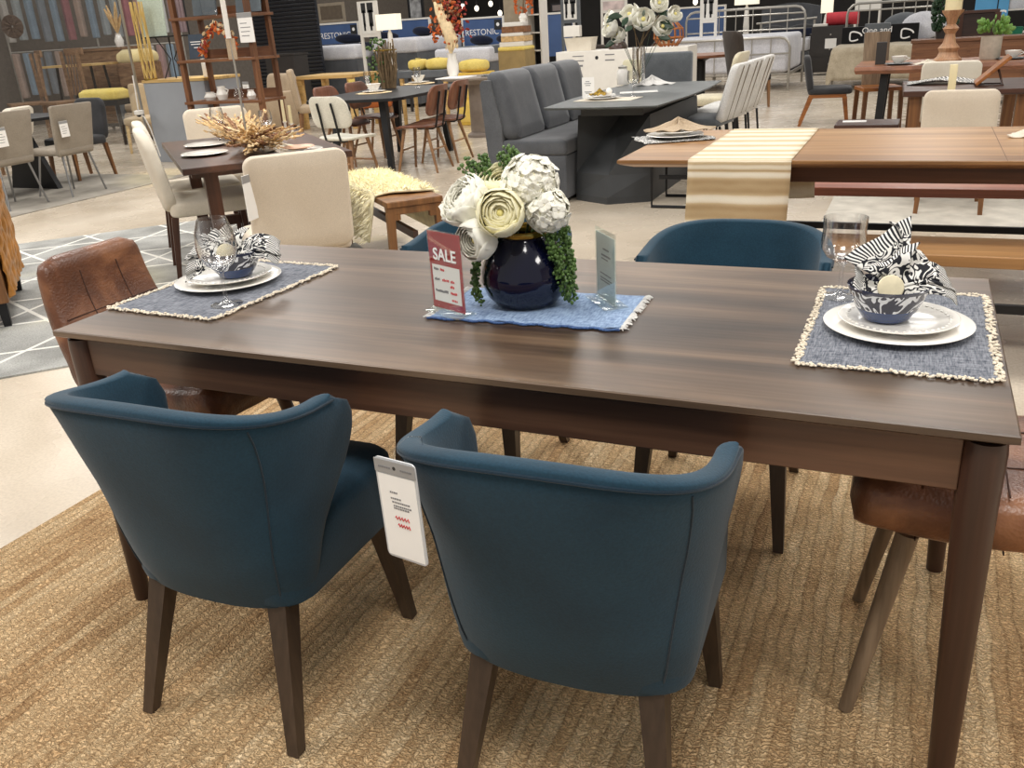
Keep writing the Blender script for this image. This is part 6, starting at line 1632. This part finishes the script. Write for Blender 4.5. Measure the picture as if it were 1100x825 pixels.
for k, (x, y, lab) in enumerate(((-.42, 9.05, 'white cup on stacked saucers at the end of the walnut slab table'), (.62, 9.25, 'white cup on stacked saucers beside the potted plant'))):
    scatter_plate(lab.replace('white cup on stacked saucers', 'dark saucer under the white cup'), (x, y, LZ), .14, 'saucer', 'saucer', stone_grey, 'saucers on the walnut slab table')
    t = thing('cup', lab, 'cup', (x, y, LZ + .0165), 0, 'cups on the walnut slab table'); t.scale = (.75, .75, .75); M().lathe([(0, 0), (.05, 0), (.09, .05), (.10, .09), (.09, .09), (.05, .02), (0, .02)], 24).obj('body', white_cer, t)
    M().path([(.085, 0, .075), (.14, 0, .06), (.08, 0, .03)], .009, 6).obj('handle', white_cer, t)
tag(M().slab(-.05, .05, -.03, .03, 0, .22, .004).obj('menu_block', dark_cab, loc=(-.60, 9.2, LZ), smooth=False), 'small dark brown block standing at the end of the walnut slab table', 'block')
draped('pale napkin lying near the candlestick base', (-.15, 9.0, LZ + .001), .12, ivory, 21, flat=.25)
small_glass('clear tumbler at the frame side of the walnut slab table', (.82, 9.3, LZ), .13, .05)
def plank_chair(label, loc, rz):
    t = thing('plank_chair', label, 'chair', loc, rz, 'plank-backed wooden chairs')
    M().slab(-.22, .22, -.22, .22, .42, .46, .006).obj('seat', orangewood, t, smooth=False); M().box((0, -.25, .72), (.28, .03, .62), .006, 0, .06).obj('backrest', greywood_v, t, smooth=False); legs4(t, acacia_v, .44, .44, .42, .045, .04, .01)
    return t
plank_chair('wooden chair with a pale plank back under the walnut slab table', (-.62, 9.98, 0), PI + .3)
# dresser, topiary, boxes, blue sign
r = (0.234, 0.719, 0.680, 1.110)
t = thing('dark_headboard', 'dark brown wooden bed headboard behind the potted plant', 'headboard', ((r[0] + r[1]) / 2, 14, 0)); w_ = r[1] - r[0]
M().slab(-w_ / 2, w_ / 2, 0, .06, .3, r[3], .01).obj('panel', wood('espresso', (36, 22, 18), (56, 36, 28), (78, 52, 40), 0, 5, .5), t, smooth=False); M().slab(-w_ / 2 - .02, w_ / 2 + .02, -.02, .08, r[3], r[3] + .04).obj('cap', darkwood, t, smooth=False)
for sx in (-1, 1): M().slab(sx * w_ / 2 - .04, sx * w_ / 2 + .04, -.02, .08, 0, r[3]).obj('post', darkwood_v, t, smooth=False)
r = (-0.485, 0.986, 0.590, 0.800)
t = thing('low_sideboard', 'long brown sideboard behind the walnut slab table', 'sideboard', (.95, 12.6, 0)); M().slab(-1.3, 1.4, -.22, .22, .12, .80, .006).obj('body', shelfwood, t, smooth=False); M().slab(-1.32, 1.42, -.24, .24, .80, .84, .004).obj('top', shelfwood, t, smooth=False)
for k in range(4):
    dr_ = M().slab(-1.25 + .66 * k, -.63 + .66 * k, -.228, -.218, .16, .76).obj('door', shelfwood, t, smooth=False)
    M().blob((-.70 + .66 * k if k % 2 == 0 else -1.18 + .66 * k, -.238, .5), .02, 1).obj('knob', silver, dr_)
for x in (-1.2, 1.3):
    for y in (-.15, .15): M().sq((x, y, .13), (x, y, 0), .06, .05).obj('leg', black_metal, t, smooth=False)
t = thing('topiary', 'dark green upright topiary beside the candle', 'plant', (.02, 12.6, .8405)); rnd = random.Random(18)
M().lathe([(0, 0), (.09, 0), (.11, .12), (.09, .12), (0, .1)], 20).obj('pot', dark_cab, t); m = M()
for k in range(260):
    z = rnd.uniform(.1, .78); a = rnd.uniform(0, 6.28); rr_ = .16 * math.sin(min(1, (z + .05) / .8) * PI) ** .5; m.blob((rr_ * math.cos(a), rr_ * math.sin(a), z), (.035, .02, .03), 1, Matrix.Rotation(a, 4, 'Z'))
m.obj('foliage', leaf_d, t)
r = (0.525, 1.038, 0.842, 1.377)
t = thing('blue_sign', 'light blue sign board with white letters at the frame corner', 'sign', ((r[0] + r[1]) / 2, 17, 0)); w_ = r[1] - r[0]; z0 = r[2]; z1 = r[3] + .3
M().slab(-w_ / 2, .08, -.02, .02, z0, z1).obj('board', sky_sign, t, smooth=False); M().slab(.10, w_ / 2, -.05, -.01, z0 - .1, z1).obj('side_board', sky_sign, t, smooth=False)
M().slab(-w_ / 2 + .02, -w_ / 2 + .07, .0, .04, 0, z0).obj('post', silver, t, smooth=False); M().slab(w_ / 2 - .07, w_ / 2 - .02, -.04, 0, 0, z0).obj('post', silver, t, smooth=False)
for s_, x, z in (('C', -w_ * .2, z0 + .55), ('G', -w_ * .2, z0 + .08), ('S', w_ * .34, z0 + .12), ('S', w_ * .34, z0 + .62)): text(s_, .34, white_ink, t, (x, -.023 if x < 0 else -.053, z))
for k, (px_, c_, lab) in enumerate(((1075, (96, 74, 132), 'purple storage bin below the blue sign'), (1090, (28, 110, 84), 'green storage bin at the frame corner below the white shelf'))):
    rr = (((0.758, 0.936, 0.730, 0.890)), ((0.926, 1.140, 0.694, 0.867)))[k]
    t = thing('storage_bin', lab, 'bin', ((rr[0] + rr[1]) / 2, 15, 0), 0, 'coloured storage bins'); w_ = rr[1] - rr[0]
    M().slab(-w_ / 2, w_ / 2, -.18, .18, .0, rr[2], .01).obj('stand', dark_cab, t, smooth=False); M().rings([[(x * k_, y * k_, z) for x, y in rrect(w_, .34, .03)] for k_, z in ((.85, rr[2]), (1, rr[3]), (1.04, rr[3]), (.92, rr[3] - .02), (.8, rr[2] + .02))]).obj('tub', plain('bin_plastic', c_, .4), t, smooth=False)
r = (1.060, 1.415, 0.825, 1.321)
t = thing('white_shelf', 'white shelf unit with folded white linens at the frame corner', 'shelf', ((r[0] + r[1]) / 2 + .2, 18, 0)); w_ = r[1] - r[0] + .4
for sx in (-1, 1): M().slab(sx * w_ / 2 - .02, sx * w_ / 2 + .02, -.2, .2, 0, 2.3).obj('side_panel', white_paint, t, smooth=False)
for k in range(6): M().slab(-w_ / 2, w_ / 2, -.2, .2, .3 + .38 * k, .33 + .38 * k).obj('shelf_board', white_paint, t, smooth=False)
for k in range(3): M().slab(-w_ / 2 + .04, w_ / 2 - .04, -.18, .18, .94 + .38 * k + .14, .94 + .38 * k + .30, .04).obj('linen', white_lin, t)
# wing chair and round oak set by the metal bed
t = parsons('wing_chair', 'dark brown wing-backed chair with wooden legs at the edge of the aisle', (-2.55, 12.7, 0), -.95, brown_fab, oakleg, .52, .48, .47, 1.08, .10, .10, .08, curve=.05, taper=.18)
q_ = (-3.35, 13.1)
t = thing('round_table', 'round dark wooden table with black base behind the cream chair', 'table', (q_[0], q_[1], 0)); M().lathe([(0, .715), (.54, .715), (.56, .73), (.56, .755), (0, .755)], 48).obj('tabletop', livewood, t); M().lathe([(0, 0), (.3, 0), (.3, .03), (.08, .08), (.08, .66), (.2, .715), (0, .715)], 24).obj('column', black_metal, t)
t = thing('round_back_chair', 'brown-framed chair with a round tan back behind the lantern', 'chair', (-3.72, 12.55, 0), .0)
M().lathe([(0, -.03), (.19, -.03), (.2, -.015), (.2, .015), (.19, .03), (0, .03)], 32).obj('backrest', beige_fab, t, loc=(0, -.24, .80), rot=(PI / 2 - .1, 0, 0)); M().path([(.215 * math.cos(2 * PI * i / 28), -.24, .80 + .215 * math.sin(2 * PI * i / 28)) for i in range(28)], .022, 6, closed=True).obj('hoop', darkwood_v, t)
pad(M(), .48, .46, .40, .47, .1, .02).obj('seat', beige_fab, t); legs4(t, darkwood_v, .48, .46, .40, .045, .035, .02)
scatter_plate('white plate on the round dark wooden table', (q_[0] - .2, q_[1] - .1, .7555), .14)
draped('white napkin on the round dark wooden table', (q_[0] - .2, q_[1] - .1, .772), .09, white_fab, 33, flat=.4)

# ================================================================ LIGHT AND CAMERA
w = bpy.data.worlds.new('store_ambience'); sc.world = w; w.use_nodes = True
w.node_tree.nodes['Background'].inputs[0].default_value = (1.0, .97, .93, 1)
w.node_tree.nodes['Background'].inputs[1].default_value = .42
def area(x, y, z, sx, sy, power, col=(1, .96, .91), rx=0, ry=0):
    l = bpy.data.lights.new('ceiling_lamp', 'AREA'); l.shape = 'RECTANGLE'; l.size = sx; l.size_y = sy; l.energy = power; l.color = col
    o = bpy.data.objects.new('ceiling_lamp', l); o.location = (x, y, z); o.rotation_euler = (rx, ry, 0); COL.objects.link(o)
for x in (-12, -8, -4, 0, 4):
    for y in (-1.5, 3, 8, 13, 19, 25):
        area(x, y, 4.4, 1.3, 1.3, (112 if y < 6 else 92 if y < 12 else 56) * (.72 if x >= 0 and y >= 3 else 1))
def spot(x, y, tx, ty, tz, power, col, size=.6):
    l = bpy.data.lights.new('track_spot', 'SPOT'); l.energy = power; l.color = col; l.spot_size = size; l.spot_blend = .6; l.shadow_soft_size = .08
    o = bpy.data.objects.new('track_spot', l); o.location = (x, y, 4.2); COL.objects.link(o)
    o.rotation_euler = (Vector((tx, ty, tz)) - o.location).to_track_quat('-Z', 'Y').to_euler()
spot(-3.6, 4.8, -3.4, 3.5, .45, 260, (1, .9, .45), .36)
spot(-4.8, 1.0, -4.9, 2.2, 0, 420, (1, .84, .22), .34)
spot(-8.6, 8.4, -7.6, 6.6, 0, 480, (1, .85, .28), .42)

cam = bpy.data.cameras.new('camera'); co = bpy.data.objects.new('camera', cam); COL.objects.link(co)
cam.sensor_width = 36; cam.lens = 36 * 943.49 / 1100; cam.clip_start = .02; cam.clip_end = 200
mt = Matrix(((0.91444, -0.10170, 0.39174), (0.40041, 0.36830, -0.83906), (-0.05895, 0.92413, 0.37750))).to_4x4(); mt.translation = Vector((-0.1819, -1.3102, 1.3437))
co.matrix_world = mt; sc.camera = co
sc.view_settings.view_transform = 'Standard'; sc.view_settings.look = 'None'; sc.view_settings.gamma = 1
sc.view_settings.use_curve_mapping = False; sc.view_settings.exposure = 0.0
